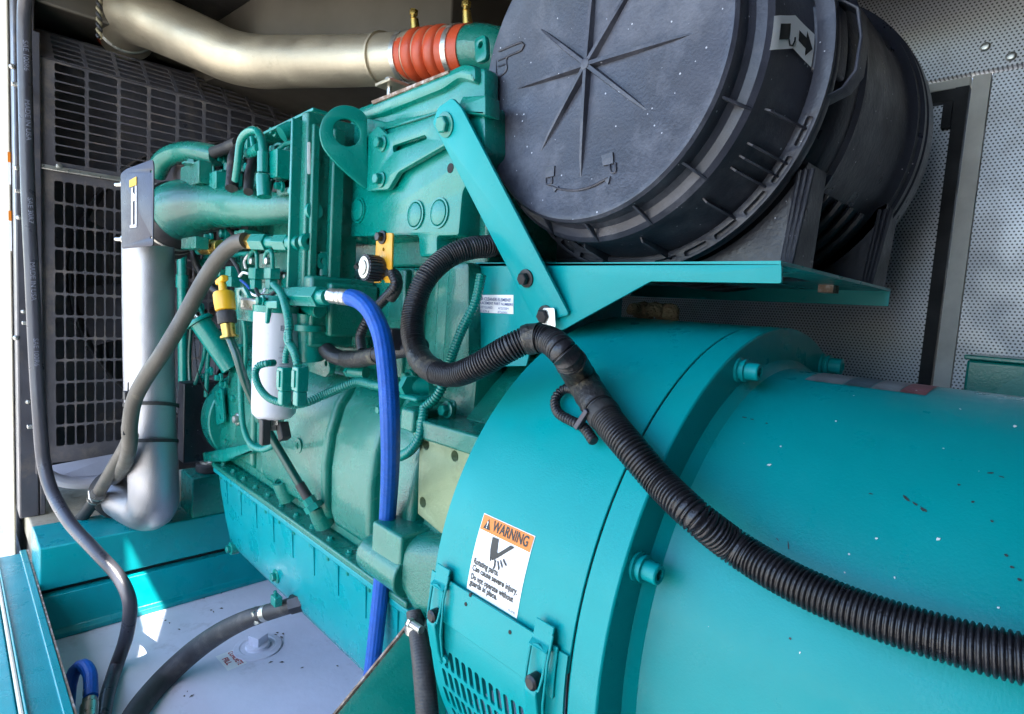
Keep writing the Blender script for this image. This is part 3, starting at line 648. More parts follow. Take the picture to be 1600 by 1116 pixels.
# moulded arrows / padlocks / bar on the lid face
def emb(px, y0=.5985, th=.0035): plate_mb(px, th, y=y0, bevel=0, fil=0).build('moulded_mark', 'black_lid', lid)
for loop in ([(852, 262), (866, 259), (865, 275), (852, 278)], [(939, 243), (957, 238), (958, 255), (942, 259)]):
    emb(loop)
def etube(pts, r=.0012): mb = MB(); mb.tube(spl([(A(px, py, y=.5995), r) for px, py in pts], .004), 6); mb.build('moulded_line', 'black_lid', lid)
etube([(853, 279), (853, 287), (858, 289), (862, 286), (862, 277)]); etube([(952, 257), (954, 268), (959, 270), (962, 266), (961, 254)])
etube([(861, 290), (876, 295), (900, 297), (925, 291), (950, 278)], .0016)
emb([(860, 287), (872, 291), (866, 300)]); emb([(953, 275), (941, 278), (950, 288)])
etube([(776, 82), (815, 66), (815, 78), (792, 90), (791, 110), (776, 118), (776, 82)], .0014); etube([(778, 95), (812, 80)], .001); etube([(778, 104), (790, 100)], .001)
# body, rear ring, saddles
MB().lathe(ctr, Y_, akp([(.21, .758), (.236, .759), (.2415, .764), (.239, .768), (.2425, .773), (.240, .778), (.2435, .783), (.241, .788), (.2445, .793), (.242, .799), (.2455, .806), (.2455, .84), (.2475, .93), (.2475, 1.065), (.253, 1.075), (.2615, 1.082), (.2615, 1.10), (.2665, 1.104), (.2665, 1.118), (.264, 1.121), (.268, 1.125), (.268, 1.16), (.24, 1.175), (0, 1.18)]), 128).build('body', 'black_plastic', t, smooth=30)
for y0, y1, xa, xb in ((.765, .835, .255, .225), (1.075, 1.15, .27, .24)):
    mb = MB(); pr = []
    for a in np.linspace(-150, -28, 24): pr.append(acp(.2485 if y0 < 1 else .266, a, y0))
    zb = 1.5565; poly = [Vector((ACX - xa, y0, zb)), Vector((ACX + xa * .86, y0, zb)), Vector((ACX + xb, y0, ACZ - .115))] + pr[::-1] + [Vector((ACX - xb, y0, ACZ - .12))]
    mb.prism(poly, (0, y1 - y0, 0)); S = mb.build('saddle', 'black_plastic', t, bevel=.003)
    for dx in (-.012, 0, .012):
        q0 = Vector((ACX + xb + dx * .6, y0 - .003, ACZ - .125)); q1 = Vector((ACX + xa * .86 - .008 + dx * .4, y0 - .003, zb)); MB().cyl(q0, q1, .0035, .0035, 8).build('saddle_rib', 'black_plastic', S)
for k in range(4):
    y = .865 + k * .055
    mb = MB(); path = [(acp(.2535, a, y), .007) for a in np.linspace(-100, -32, 18)]; mb.tube(path, 8); mb.build('hoop', 'black_plastic', t)
MB().lathe(ctr, Y_, akp([(.2460, .842), (.2515, .846), (.2515, .852), (.246, .856)]), 96).build('band', 'black_plastic', t)
# grip frame and sticker at the right of the lid
def acpx(px, py, r):
    d = ray(px, py); o = CAM; a = d.x**2 + d.z**2; ox, oz = o.x - ACX, o.z - ACZ; b = 2 * (ox * d.x + oz * d.z); c = ox * ox + oz * oz - r * r
    return o + d * ((-b - math.sqrt(max(b * b - 4 * a * c, 0))) / (2 * a))
mb = MB(); gp = [(acp(.226, 21, .745), .0035), (acp(.262, 21, .742), .0035), (acp(.268, 17, .74), .0035), (acp(.268, 0, .738), .0035), (acp(.262, -9, .735), .0035), (acp(.228, -15, .715), .0035)]
rings = []
for q0, q1, w0 in ((21, 21, 0),): pass
def slab(pts, hw, th, name, m, par):
    mb = MB(); rings = []
    for p in pts:
        rad = (p - Vector((ACX, p.y, ACZ))).normalized(); rings.append([p + Y_ * -hw, p + Y_ * hw, p + Y_ * hw + rad * th, p + Y_ * -hw + rad * th])
    mb.loft(rings); return mb.build(name, m, par, bevel=.0012)
G = slab([acp(.228, 15, .755), acp(.250, 14, .765), acp(.262, 11, .770), acp(.264, 4, .772), acp(.263, -4, .770), acp(.256, -8.5, .762), acp(.231, -14, .744)], .014, .004, 'grip', 'black_lid', lid)
MB().loft([[acp(r, a, y) for a in (18, 10, 2, -6)] for r, y in ((.224, .69), (.240, .70), (.250, .725), (.250, .745))]).build('grip_pad', 'black_lid', lid, bevel=.004, seg=3) if False else None
mb = MB(); rr = []
for a in np.linspace(14, -5, 10): rr.append([acp(.222, a, .727), acp(.2465, a, .733), acp(.2485, a, .778), acp(.224, a, .782)])
mb.loft(rr); mb.build('latch_housing', 'black_lid', lid, bevel=.004, seg=3)
# sticker: bends over the shoulder
def stk(u, v):  # u 0..1 across (front -> rear), v 0..1 around
    y = float(np.interp(u, (0, .5, 1), (.636, .680, .722))); r = float(np.interp(y, (.636, .642, .664, .700, .735), (.2155, .218, .219, .2235, .2295)))
    top = float(np.interp(u, (0, .5, 1), (2.5, 6.5, 4.5))); a = top - 9 * v
    return y, r, a
def stp(u, v, h): y, r, a = stk(u, v); return acp(r + h, a + (2.0 if u > .5 else 0) * 0, y)
def stsheet(u0, u1, v0, v1, h, name, m, par, nu=10, nv=6):
    mb = MB(); mb.add([stp(u0 + (u1 - u0) * i / nu, v0 + (v1 - v0) * j / nv, h) for i in range(nu + 1) for j in range(nv + 1)], [(i * (nv + 1) + j, (i + 1) * (nv + 1) + j, (i + 1) * (nv + 1) + j + 1, i * (nv + 1) + j + 1) for i in range(nu) for j in range(nv)])
    return mb.build(name, m, par)
K = stsheet(0, 1, 0, 1, .0015, 'sticker', 'label_white', lid)
stsheet(.12, .38, .25, .72, .0021, 'padlock_body', 'ink', K)
mb = MB(); mb.tube([(stp(u, v, .0024), .0009) for u, v in ((.36, .72), (.40, .90), (.46, .92), (.50, .80), (.50, .68))], 6); mb.build('padlock_shackle', 'ink', K)
stsheet(.60, .80, .34, .66, .0021, 'arrow_shaft', 'ink', K)
mb = MB(); mb.add([stp(.80, .12, .0021), stp(.80, .88, .0021), stp(.96, .5, .0021)], [(0, 1, 2)]); mb.build('arrow_head', 'ink', K, smooth=0)
# ================================================================== AIR CLEANER BRACKET
BY = .60
t = br = thing('air_cleaner_bracket', 'bright teal sheet metal bracket and shelf carrying the air cleaner', 'bracket', (-.5, .8, 1.40))
plate('side_plate', 'teal_sheet', t, [(743, 410), (1221, 412), (1221, 443), (1016, 440), (878, 516), (838, 506), (822, 572), (734, 574)], .004, y=BY)
sx0 = A(745, 412, y=BY).x; sx1 = A(1220, 412, y=BY).x; sz = A(1000, 411, y=BY).z
MB().box(sx0, sx1, BY, 1.03, sz - .003, sz + .001).build('shelf', 'teal_sheet', t)
MB().box(sx0, sx1, 1.03, 1.034, sz - .026, sz + .001).build('rear_lip', 'teal_sheet', t)
MB().box(sx0 - .003, sx0 + .001, BY + .001, 1.0, 1.36, sz - .002).build('end_web', 'teal_sheet', t)
p = A(1312, 448, x=sx1 - .03); MB().box(p.x - .03, p.x - .01, .90, .925, sz - .014, sz - .003).build('nut', 'rust_edge', t)
SPL = (A(854, 493, y=BY - .006), -(A(854, 493, y=BY - .006) - A(695, 190, y=.536)).normalized().cross(X_).normalized())
if SPL[1].y > 0: SPL = (SPL[0], -SPL[1])
plate('strap', 'teal_sheet', t, [(676, 193), (684, 168), (706, 153), (720, 168), (889, 492), (838, 506)], .005, pl=SPL, fil=.006)
for px, py, r_, m_ in ((697, 195, .0125, 'teal_paint'), (823, 435, .009, 'dark_bolt'), (854, 493, .010, 'dark_bolt')):
    p = A(px, py, pl=SPL); b = MB(); b.bolt(p, SPL[1], r_, .012); b.build('bolt', m_, t)
plate('clip_tab', 'zinc', t, [(848, 481), (866, 481), (868, 512), (846, 512)], .002, y=BY - .0135)
lp = [(745, 461), (802, 461), (802, 491), (743, 488)]
K = plate('part_number_label', 'label_white', t, lp, .0008, y=BY - .0008, fil=0, bevel=0)
mb = MB(); l0 = A(746, 472, y=BY - .0022); l1 = A(800, 472, y=BY - .0022); lw = (l1 - l0).length
fn = lambda a, b: l0 + X_ * a + Z_ * b
text_mb('AIR CLEANER ELEMENT', lw * .088, mb, fn, lw * .5, .0032, 'CENTER', .00008); text_mb('REPLACEMENT PART NUMBERS', lw * .075, mb, fn, lw * .5, -.0028, 'CENTER', .00008)
text_mb('FLEETGUARD', lw * .068, mb, fn, lw * .05, -.0092, 'LEFT'); text_mb('AF25708M', lw * .068, mb, fn, lw * .62, -.0092, 'LEFT'); text_mb('NELSON #', lw * .068, mb, fn, lw * .05, -.0150, 'LEFT'); text_mb('87260AN', lw * .068, mb, fn, lw * .62, -.0150, 'LEFT')
mb.build('lettering', 'ink_blue', K, smooth=0)

# ================================================================== ENGINE
t = eng = thing('engine', 'teal six cylinder diesel engine block with oil pan', 'engine', (-1.15, AX_Y, .80))
def P_(*a, **k): return plate(*a, **k)
# crankcase: profile in (y, z) swept along X
def sweep(prof, x0, x1, name, m, par=None, bevel=0, seg=2, smooth=35):
    mb = MB(); mb.prism([(x0, y, z) for y, z in prof], (x1 - x0, 0, 0)); return mb.build(name, m, par or eng, bevel=bevel, seg=seg, smooth=smooth)
mir = lambda pr: pr + [(2 * AX_Y - y, z) for y, z in pr[::-1]]
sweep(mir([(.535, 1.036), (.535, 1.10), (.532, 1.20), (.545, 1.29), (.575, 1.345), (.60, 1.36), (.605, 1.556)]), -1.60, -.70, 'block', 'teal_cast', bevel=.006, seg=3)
# bulged jacket panels with deep grooves between them
bul = [(.537, 1.062), (.512, 1.070), (.503, 1.10), (.501, 1.18), (.508, 1.24), (.524, 1.295), (.545, 1.325), (.565, 1.338), (.60, 1.336), (.60, 1.07)]
edges = [-1.585, -1.335, -1.115, -.955, -.845, -.70]
xg = [A(395, 760, y=.505).x, A(512, 760, y=.505).x, A(586, 760, y=.505).x]
print('groove x', xg)
for a, b in ((-1.30, xg[1] - .011), (xg[1] + .013, xg[2] - .011), (xg[2] + .013, -.705)):
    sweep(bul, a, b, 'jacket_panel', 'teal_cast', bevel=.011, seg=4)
sweep([(.537, 1.06), (.522, 1.07), (.520, 1.25), (.530, 1.30), (.56, 1.32), (.56, 1.06)], -1.585, -1.40, 'front_panel', 'teal_cast', bevel=.008, seg=3)
sweep([(.537, 1.06), (.526, 1.065), (.526, 1.29), (.56, 1.30), (.56, 1.06)], -1.385, -1.345, 'front_panel', 'teal_cast', bevel=.006, seg=3)
for px, py in ((465, 697), (401, 650), (421, 679)):
    p = A(px, py, y=.50); b = MB(); b.lathe(p, Y_, [(.005, .010), (.006, 0), (.0155, 0), (.0165, .003), (.018, .04)], 24); b.build('boss', 'teal_cast', eng)
# upper block wall details: vertical ribs, bosses, studs
for px0, px1, d in ((612, 640, .592), (655, 668, .586), (690, 712, .592), (724, 734, .588)):
    a = A(px0, 420, y=.60).x; b = A(px1, 420, y=.60).x; MB().box(a, b, d, .61, 1.345, 1.552).build('rib', 'teal_cast', eng, bevel=.005, seg=3)
for px, py in ((718, 445), (713, 498), (547, 530), (575, 530), (540, 470), (600, 515)):
    p = A(px, py, y=.597); MB().lathe(p, NY, [(.0155, -.01), (.0150, .002), (.011, .004), (.009, .0065), (0, .007)], 22).build('boss', 'teal_cast', eng)
# oil pan: rail, sump, ribs, bolts
pl0, pr0 = -1.612, -.70
rail = MB(); rail.box(pl0, pr0, .497, 1.04, 1.0225, 1.035); rail.build('pan_rail', 'teal_cast', eng, bevel=.003)
MB().box(pl0 + .004, pr0, .5005, 1.036, 1.0085, 1.022).build('pan_flange', 'teal_base', eng, bevel=.003)
rings = []
def pan_ring(z, ins, xl, rad):
    y0, y1, x0, x1 = .505 + ins, 1.033 - ins, xl, -.70; return [Vector((a, b, z)) for a, b in fillet([(x0, y0), (x1, y0), (x1, y1), (x0, y1)], rad, 5)]
for z, ins, xl, rad in ((1.009, 0, -1.600, .03), (.96, .004, -1.596, .035), (.88, .014, -1.585, .04), (.835, .020, -1.575, .045), (.812, .032, -1.560, .05), (.803, .06, -1.53, .05)): rings.append(pan_ring(z, ins, xl, rad))
MB().loft(rings).build('oil_pan', 'teal_base', eng, smooth=50)
for k in range(9):
    x = -1.52 + k * .098; MB().prism([(x, .5005, 1.008), (x + .006, .512, .965), (x + .012, .5005, 1.008)], (0, .001, 0)) if False else None
    b = MB(); b.add([(x - .008, .5015, 1.0085), (x + .008, .5015, 1.0085), (x, .509, .945), (x - .012, .53, 1.0085), (x + .012, .53, 1.0085), (x, .53, .94)], [(0, 1, 2), (0, 2, 5, 3), (1, 4, 5, 2), (0, 3, 4, 1), (3, 5, 4)]); b.build('pan_rib', 'teal_base', eng)
for k in range(12):
    x = -1.57 + k * .074; b = MB(); b.bolt((x, .514, 1.035), Z_, .0052, .007); b.build('pan_bolt', 'teal_paint', eng)
    b = MB(); b.hexa((x + .01, .508, 1.0085), -Z_, .006, .008); b.build('pan_bolt', 'teal_paint', eng)
for px, py, y in ((434, 754, .497), (490, 793, .497)):
    p = A(px, py, y=y); b = MB(); b.lathe(p + Vector((0, .02, -.03)), Vector((0, -.45, 1)), [(.020, -.01), (.0185, .030), (.0175, .036), (.012, .0365), (.0115, .033), (.0075, .033), (.007, .028), (0, .028)], 24); b.build('dipstick_boss', 'teal_cast', eng)
for px, py in ((362, 857), (433, 900)):
    p = A(px, py, y=.523); b = MB(); b.lathe(p, NY, [(.016, -.02), (.016, .004), (.012, .005)], 20); b.hexa(p + NY * .005, NY, .0095, .009); b.build('drain_plug', 'teal_paint', eng)
# front cover / mount foot
P_('mount_foot', 'teal_paint', eng, [(316, 708), (385, 694), (395, 705), (350, 722), (318, 722)], .12, y=.50, bevel=.003)
plate('front_bracket', 'teal_cast', eng, [(332, 690), (352, 645), (368, 655), (366, 688), (350, 708)], .03, y=.52, bevel=.003, holes=[(352, 690, .006)])
plate('link_plate', 'teal_paint', eng, [(334, 612), (346, 606), (350, 660), (338, 664)], .006, y=.505, holes=[(341, 618, .005), (344, 652, .005)], fil=.01)
b = MB(); b.lathe(A(372, 655, y=.52), NY, [(.016, -.01), (.016, .003), (.012, .006)], 20); b.hexa(A(372, 655, y=.514), NY, .010, .012); b.build('bolt', 'zinc', eng)
b = MB(); b.cyl((-1.62, .62, 1.14), (-1.685, .62, 1.14), .13, .13, 48); b.cyl((-1.685, .62, 1.14), (-1.70, .62, 1.14), .11, .11, 48); b.build('damper', 'teal_paint', eng, bevel=.004)
MB().box(-1.66, -1.60, .56, .98, 1.06, 1.60).build('gear_cover', 'teal_cast', eng, bevel=.01, seg=3)
# head, rocker housing and cover
sweep(mir([(.605, 1.557), (.60, 1.63), (.60, 1.70)]), -1.56, -.68, 'cylinder_head', 'teal_cast', bevel=.006)
HY = .560
P_('rocker_housing', 'teal_paint', eng, [(547, 178), (600, 190), (757, 160), (758, 235), (722, 300), (716, 368), (682, 369), (682, 400), (655, 402), (653, 368), (547, 370)], .05, bevel=.004, y=HY, fil=.006)
P_('cover_skirt', 'teal_paint', eng, [(556, 183), (585, 160), (700, 112), (757, 104), (757, 172), (690, 175), (600, 203), (560, 215)], .03, bevel=.006, y=HY + .006, fil=.008)
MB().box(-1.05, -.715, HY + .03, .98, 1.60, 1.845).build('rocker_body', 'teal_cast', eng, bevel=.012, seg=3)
P_('cover_top', 'teal_paint', eng, [(557, 168), (590, 156), (700, 109), (722, 98), (742, 101), (742, 130), (715, 122), (690, 140), (590, 180), (560, 186)], .38, bevel=.008, y=HY - .006, fil=.01)
P_('cover_gasket', 'rust_edge', eng, [(580, 158), (700, 110), (700, 114), (582, 163)], .02, bevel=0, y=HY - .0085, fil=0)
P_('cover_corner', 'teal_paint', eng, [(713, 168), (722, 150), (758, 148), (758, 180), (716, 178)], .03, bevel=.004, y=HY - .012)
P_('molding_rib', 'teal_paint', eng, [(598, 198), (688, 172), (689, 176), (600, 203)], .008, bevel=.001, y=HY - .004, fil=.001)
for px, py, w in ((561, 329, 13), (650, 336, 13), (687, 333, 13)):
    p = A(px, py, y=HY); r = .0245; b = MB(); b.lathe(p, NY, [(r * .78, -.008), (r * .8, .0008), (r * .86, .003), (r * .98, .003), (r, -.002)], 32); b.f = b.f[:]
    b.build('core_plug', 'teal_paint', eng)
    MB().lathe(p, NY, [(r * .80, .0005), (r * .76, .004), (r * .5, .0055), (0, .0055)], 32).build('plug_face', 'teal_paint', eng)
# lifting eye bracket
P_('lift_bracket', 'teal_paint', eng, [(573, 299), (572, 215), (590, 196), (604, 210), (687, 176), (697, 226), (622, 269), (606, 296)], .010, bevel=.0015, y=HY - .016, fil=.006, holes=[[(614, 238), (613, 228), (664, 211), (667, 217)]])
p = A(574, 250, y=HY - .017); nrm = Vector((.93, -.37, 0)).normalized()
P_('lift_eye', 'teal_paint', eng, [(574, 298), (557, 284), (525, 256), (504, 231), (498, 206), (504, 184), (518, 169), (536, 163), (557, 167), (574, 180)], .010, bevel=.0015, pl=(p, nrm), fil=.02, holes=[(542, 207, .0235)])
for px, py in ((598, 225), (596, 281)):
    q = A(px, py, y=HY - .016); b = MB(); b.bolt(q, NY, .0095, .014); b.build('bolt', 'teal_paint', eng)
q = A(704, 263, y=HY); MB().lathe(q, NY, [(.0075, -.004), (.0075, .0008), (0, .0008)], 20).build('bolt_hole', 'seal', eng)
# fuel module column with its shaded side facing the alternator
cx1 = -1.03
MB().box(-1.056, cx1, .468, .575, 1.43, 1.822).build('fuel_module', 'teal_cast', eng, bevel=.004)
MB().box(-1.064, -1.0565, .452, .50, 1.50, 1.81).build('module_flange', 'teal_paint', eng, bevel=.002)
MB().box(-1.03, -1.012, .51, .535, 1.50, 1.80).build('module_rib', 'teal_cast', eng, bevel=.004)
MB().box(-1.03, -1.02, .475, .49, 1.46, 1.80).build('module_rib', 'teal_cast', eng, bevel=.003)
plate('module_slot', 'label_white', eng, [(481, 222), (485, 222), (485, 272), (481, 272)], .001, x=-1.0285, fil=.002, bevel=0)
for px, py in ((481, 378), (503, 408), (490, 330)):
    q = A(px, py, x=-1.028); MB().lathe(q, X_, [(.0165, -.004), (.0155, .005), (.011, .006), (.006, .006), (.0055, .001), (0, .001)], 22).build('socket_plug', 'teal_paint', eng)
MB().box(-1.20, -1.00, .47, .60, 1.40, 1.53).build('pump_body', 'teal_cast', eng, bevel=.006)
MB().box(-1.03, -.985, .50, .60, 1.42, 1.52).build('pump_foot', 'teal_cast', eng, bevel=.006)
MB().box(-1.30, -1.12, .49, .56, 1.44, 1.56).build('control_housing', 'teal_cast', eng, bevel=.006)
MB().box(-1.60, -1.02, .57, .98, 1.60, 1.80).build('intake_manifold', 'teal_cast', eng, bevel=.012, seg=3)
# long bar on top of the near edge, brackets and injector lines
a0 = A(300, 262, y=.50); a1 = A(493, 168, y=.53)
b = MB(); dv = (a1 - a0).normalized(); b.obox((a0 + a1) / 2 + Vector((0, .02, -.004)), dv, Vector((0, 1, 0)), dv.cross(Vector((0, 1, 0))), (a1 - a0).length / 2, .025, .003); b.build('top_rail', 'teal_paint', eng, bevel=.001)
plate('end_bracket', 'teal_paint', eng, [(300, 260), (322, 226), (332, 232), (334, 290), (296, 270)], .005, y=.51)
for px, py in ((484, 187), (430, 206), (447, 205)):
    q = A(px, py, y=.53); b = MB(); b.bolt(q, NY, .008, .012); b.build('bolt', 'teal_paint', eng)
b = MB(); b.cyl(A(456, 202, y=.52), A(440, 210, y=.50), .017, .017, 20); b.build('fitting', 'teal_paint', eng)
def boxpx(name, m, p0, p1, y, dy, dx=.02, bev=.002, par=None):
    a = A(*p0, y=y); b = A(*p1, y=y); return MB().box(min(a.x, b.x), max(a.x, b.x), y, y + dy, min(a.z, b.z), max(a.z, b.z)).build(name, m, par or eng, bevel=bev)
boxpx('injector_block', 'teal_paint', (420, 236), (432, 276), .47, .08); boxpx('injector_block', 'teal_paint', (327, 270), (337, 294), .45, .06); boxpx('injector_block', 'teal_cast', (445, 240), (462, 280), .50, .06)
boxpx('injector_block', 'teal_cast', (335, 268), (345, 300), .47, .05); boxpx('injector_block', 'teal_paint', (370, 215), (385, 235), .50, .05)
hose('fuel_line', 'teal_paint', [A(x, y, y=d) for x, y, d in ((368, 282, .46), (372, 255, .455), (376, 222, .455), (386, 207, .455), (400, 204, .46), (408, 216, .46), (411, 238, .46), (411, 256, .46))], r=.0082, parent=eng, n=12)
b = MB(); b.cyl(A(411, 238, y=.46), A(411, 270, y=.46), .011, .011, 14); b.hexa(A(411, 272, y=.46), -Z_, .013, .02); b.cyl(A(411, 276, y=.46), A(413, 308, y=.46), .014, .014, 16); b.build('line_fitting', 'teal_paint', eng)
b = MB(); b.cyl(A(389, 240, y=.48), A(406, 232, y=.47), .011, .011, 14); b.cyl(A(394, 215, y=.50), A(397, 232, y=.50), .006, .006, 10); b.build('line_fitting', 'teal_paint', eng)
hose('sleeved_hose', 'rubber', [A(x, y, y=d) for x, y, d in ((318, 246, .50), (330, 240, .50), (350, 233, .50), (372, 224, .51))], r=.0145, parent=eng, n=14)
hose('sleeved_hose', 'rubber', [A(x, y, y=d) for x, y, d in ((318, 250, .50), (320, 233, .51), (334, 227, .53), (345, 228, .56))], r=.008, parent=eng, n=10)
hose('taped_harness', 'tape', [A(x, y, y=d) for x, y, d in ((362, 295, .46), (364, 270, .47), (366, 245, .48), (374, 232, .50))], r=.0135, parent=eng, n=12)
# intake pipe along the near side, sweeping down into the boot
ip = [(A(px, py, y=d), W(A(px, py, y=d), w_)) for px, py, d, w_ in ((475, 322, .545, 52), (430, 324, .525, 55), (385, 323, .50, 60), (340, 321, .48, 70), (312, 324, .467, 85), (292, 329, .456, 94), (280, 334, .450, 95))]
mb = MB(); mb.tube(spl(ip, .008), 36); mb.build('intake_pipe', 'teal_cast', eng, smooth=60)
boxpx('pipe_lug', 'teal_cast', (283, 372), (305, 388), .42, .03); boxpx('pipe_lug', 'teal_cast', (282, 262), (310, 285), .43, .03)
MB().lathe(A(300, 258, y=.43), Z_, [(.022, 0), (.022, .004), (.012, .005), (.011, .012), (0, .013)], 6).build('lug_bolt', 'teal_paint', eng)
# brass / fuel fittings under the pipe
def hexchain(name, pts, rs, par=eng):
    for i, (p0, p1, r, m, hx) in enumerate(rs):
        b = MB(); v = (p1 - p0)
        b.lathe(p0, v, [(r, 0), (r, v.length)], 6 if hx else 18); b.build(name, m, par, bevel=.0008)
q0, q1 = A(372, 378, y=.43), A(468, 380, y=.47)
L_ = lambda k: q0.lerp(q1, k)
hexchain('fitting', None, [(L_(.02), L_(.22), .0135, 'brass', False), (L_(.22), L_(.29), .0165, 'brass', True), (L_(.29), L_(.52), .0175, 'teal_paint', True), (L_(.52), L_(.66), .012, 'teal_paint', False), (L_(.66), L_(.86), .0165, 'teal_paint', True), (L_(.86), L_(1.02), .014, 'teal_paint', False)])
q0, q1 = A(318, 388, y=.47), A(345, 385, y=.47)
hexchain('fitting', None, [(L_(-.2), L_(.0), .018, 'teal_paint', True), (L_(0), L_(.5), .017, 'brass', False), (L_(.5), L_(.65), .020, 'brass', True), (L_(.65), L_(1), .015, 'brass', False)])
q0, q1 = A(446, 463, y=.44), A(545, 465, y=.43)
L_ = lambda k: q0.lerp(q1, k)
hexchain('hydraulic_fitting', None, [(L_(.0), L_(.2), .0165, 'teal_paint', False), (L_(.2), L_(.62), .0185, 'teal_paint', True), (L_(.62), L_(.72), .013, 'teal_paint', False)])
# module connectors (hooks, wires, blocks)
for px in (396, 420):
    hose('hook_clip', 'teal_paint', [A(px - 6, 412, y=.45), A(px - 5, 398, y=.448), A(px, 392, y=.446), A(px + 5, 397, y=.448), A(px + 6, 420, y=.45)], r=.0042, parent=eng, n=8, step=.004)
    q = A(px - 2, 408, y=.45); MB().lathe(q, NY, [(.007, -.01), (.007, .004), (.004, .006), (0, .006)], 12).build('clip_screw', 'zinc', eng)
    boxpx('connector', 'teal_paint', (px - 8, 418), (px + 2, 436), .445, .02, bev=.0015); boxpx('connector', 'teal_paint', (px - 6, 436), (px + 1, 452), .447, .016, bev=.0015)
boxpx('connector', 'teal_paint', (352, 416), (360, 432), .455, .02, bev=.0015); boxpx('connector', 'teal_paint', (353, 432), (361, 448), .457, .02, bev=.0015)
boxpx('control_block', 'teal_cast', (405, 396), (470, 445), .475, .06)
for i in range(4):
    q = A(428 + i * 9, 432, y=.474); MB().lathe(q, NY, [(.0048, -.002), (.0048, .004), (.003, .005), (0, .004)], 12).build('terminal', 'zinc', eng)
boxpx('terminal_strip', 'seal', (422, 424), (462, 440), .4745, .004)
b = MB(); b.cyl(A(505, 395, y=.51), A(505, 432, y=.51), .016, .016, 16); b.hexa(A(497, 432, y=.50), -Z_, .010, .012); b.build('drain_fitting', 'teal_paint', eng)
b = MB(); b.cyl(A(482, 486, y=.48), A(482, 560, y=.49), .028, .030, 24); b.lathe(A(482, 512, y=.48), Z_, [(.033, -.006), (.033, .006)], 24); b.cyl(A(470, 478, y=.475), A(500, 486, y=.475), .013, .013, 14); b.build('secondary_filter_head', 'teal_paint', eng, bevel=.001)
# mounting ears on the block wall
plate('ear', 'teal_cast', eng, [(478, 548), (512, 560), (516, 580), (508, 590), (482, 580)], .012, y=.522, holes=[(509, 568, .0055)], fil=.008)
plate('gusset', 'teal_cast', eng, [(492, 497), (545, 480), (556, 540), (530, 545), (508, 525)], .03, y=.555, bevel=.004, fil=.01)
b = MB(); b.cyl(A(548, 581, y=.53), A(572, 583, y=.54), .0105, .0105, 16); b.hexa(A(548, 581, y=.53), Vector((-1, 0, 0)), .011, .01); b.build('sensor', 'teal_paint', eng)
b = MB(); b.cyl(A(628, 604, y=.515), A(668, 602, y=.55), .013, .017, 16); b.lathe(A(640, 604, y=.52), X_, [(.019, -.006), (.019, .006)], 6); b.build('sensor', 'teal_paint', eng)
boxpx('sensor_block', 'teal_cast', (626, 636), (644, 678), .49, .05, bev=.004); boxpx('sensor_block', 'teal_paint', (622, 614), (650, 630), .505, .04, bev=.006)
# flywheel housing and its machined pad, mount lug
mb = MB(); mb.lathe((-.70, AX_Y, AX_Z), X_, [(.22, 0), (.255, .01), (.262, .05), (.26, .10), (.26, .16)], 72); mb.build('flywheel_housing', 'teal_cast', eng, smooth=40)
PY = .50
plate('machined_pad', 'bare_cast', eng, [(655, 684), (760, 712), (735, 740), (690, 835), (652, 803)], .10, y=PY, bevel=.002, fil=.002, holes=[(665, 695, .0075), (710, 713, .0075), (660, 785, .0075)])
for px, py in ((665, 695), (710, 713), (660, 785)): q = A(px, py, y=PY + .018); MB().lathe(q, NY, [(.0074, 0), (0, .0002)], 16).build('bolt_hole', 'seal', eng)
zt_ = A(655, 655, y=PY).z; zb_ = A(655, 685, y=PY).z
mb = MB(); mb.prism([(-.705, PY - .004, zb_ + .0005), (-.52, PY - .004, zb_ + .004), (-.52, .66, zb_ + .004), (-.705, .66, zb_ + .0005)], (0, 0, zt_ - zb_)); mb.build('pad_cap', 'teal_cast', eng, bevel=.004, seg=3)
mb = MB(); mb.prism([(-.66, PY + .06, zt_ + .002), (-.56, PY + .06, zt_ + .002), (-.56, PY + .10, zt_ + .05), (-.56, .70, zt_ + .13), (-.66, .70, zt_ + .13), (-.66, PY + .11, zt_ + .05)], (0, 0, -.01)); mb.build('cap_web', 'teal_cast', eng, bevel=.004)
plate('housing_wall', 'teal_cast', eng, [(700, 412), (732, 409), (732, 560), (745, 580), (738, 660), (690, 660), (690, 560)], .06, y=.575, bevel=.006, fil=.01)
# mount lug: square boss over a rounded nose, shell sweeping back to the housing
LY = .458
q0, q1 = A(581, 815, y=LY), A(627, 838, y=LY); zc = A(600, 880, y=LY).z
MB().box(q0.x, q1.x, LY, .60, zc, (q0.z + q1.z) / 2).build('mount_lug', 'teal_cast', eng, bevel=.005, seg=3)
n0, n1 = A(556, 874, y=LY - .005), A(622, 915, y=LY - .005)
mb = MB(); mb.lathe((n0.x, LY + .022, zc - .012), X_, [(.022, -.004), (.028, 0), (.030, .008), (.031, q1.x - n0.x - .012), (.033, q1.x - n0.x)], 32); mb.build('lug_nose', 'teal_cast', eng, smooth=60, bevel=.003)
mb = MB(); rings = []
for x, ya, yb, z0, z1 in ((q1.x - .004, LY + .004, .60, zc - .045, q1.z - .004), (q1.x + .03, LY + .012, .60, zc - .075, q1.z + .002), (q1.x + .07, LY + .030, .60, zc - .095, q1.z + .01), (q1.x + .12, LY + .035, .60, zc - .10, q1.z + .01)):
    rings.append([Vector((x, a, b)) for a, b in fillet([(ya, z0), (ya, z1), (yb, z1), (yb, z0)], .04, 5)])
mb.loft(rings); mb.build('lug_shell', 'teal_cast', eng, smooth=60)
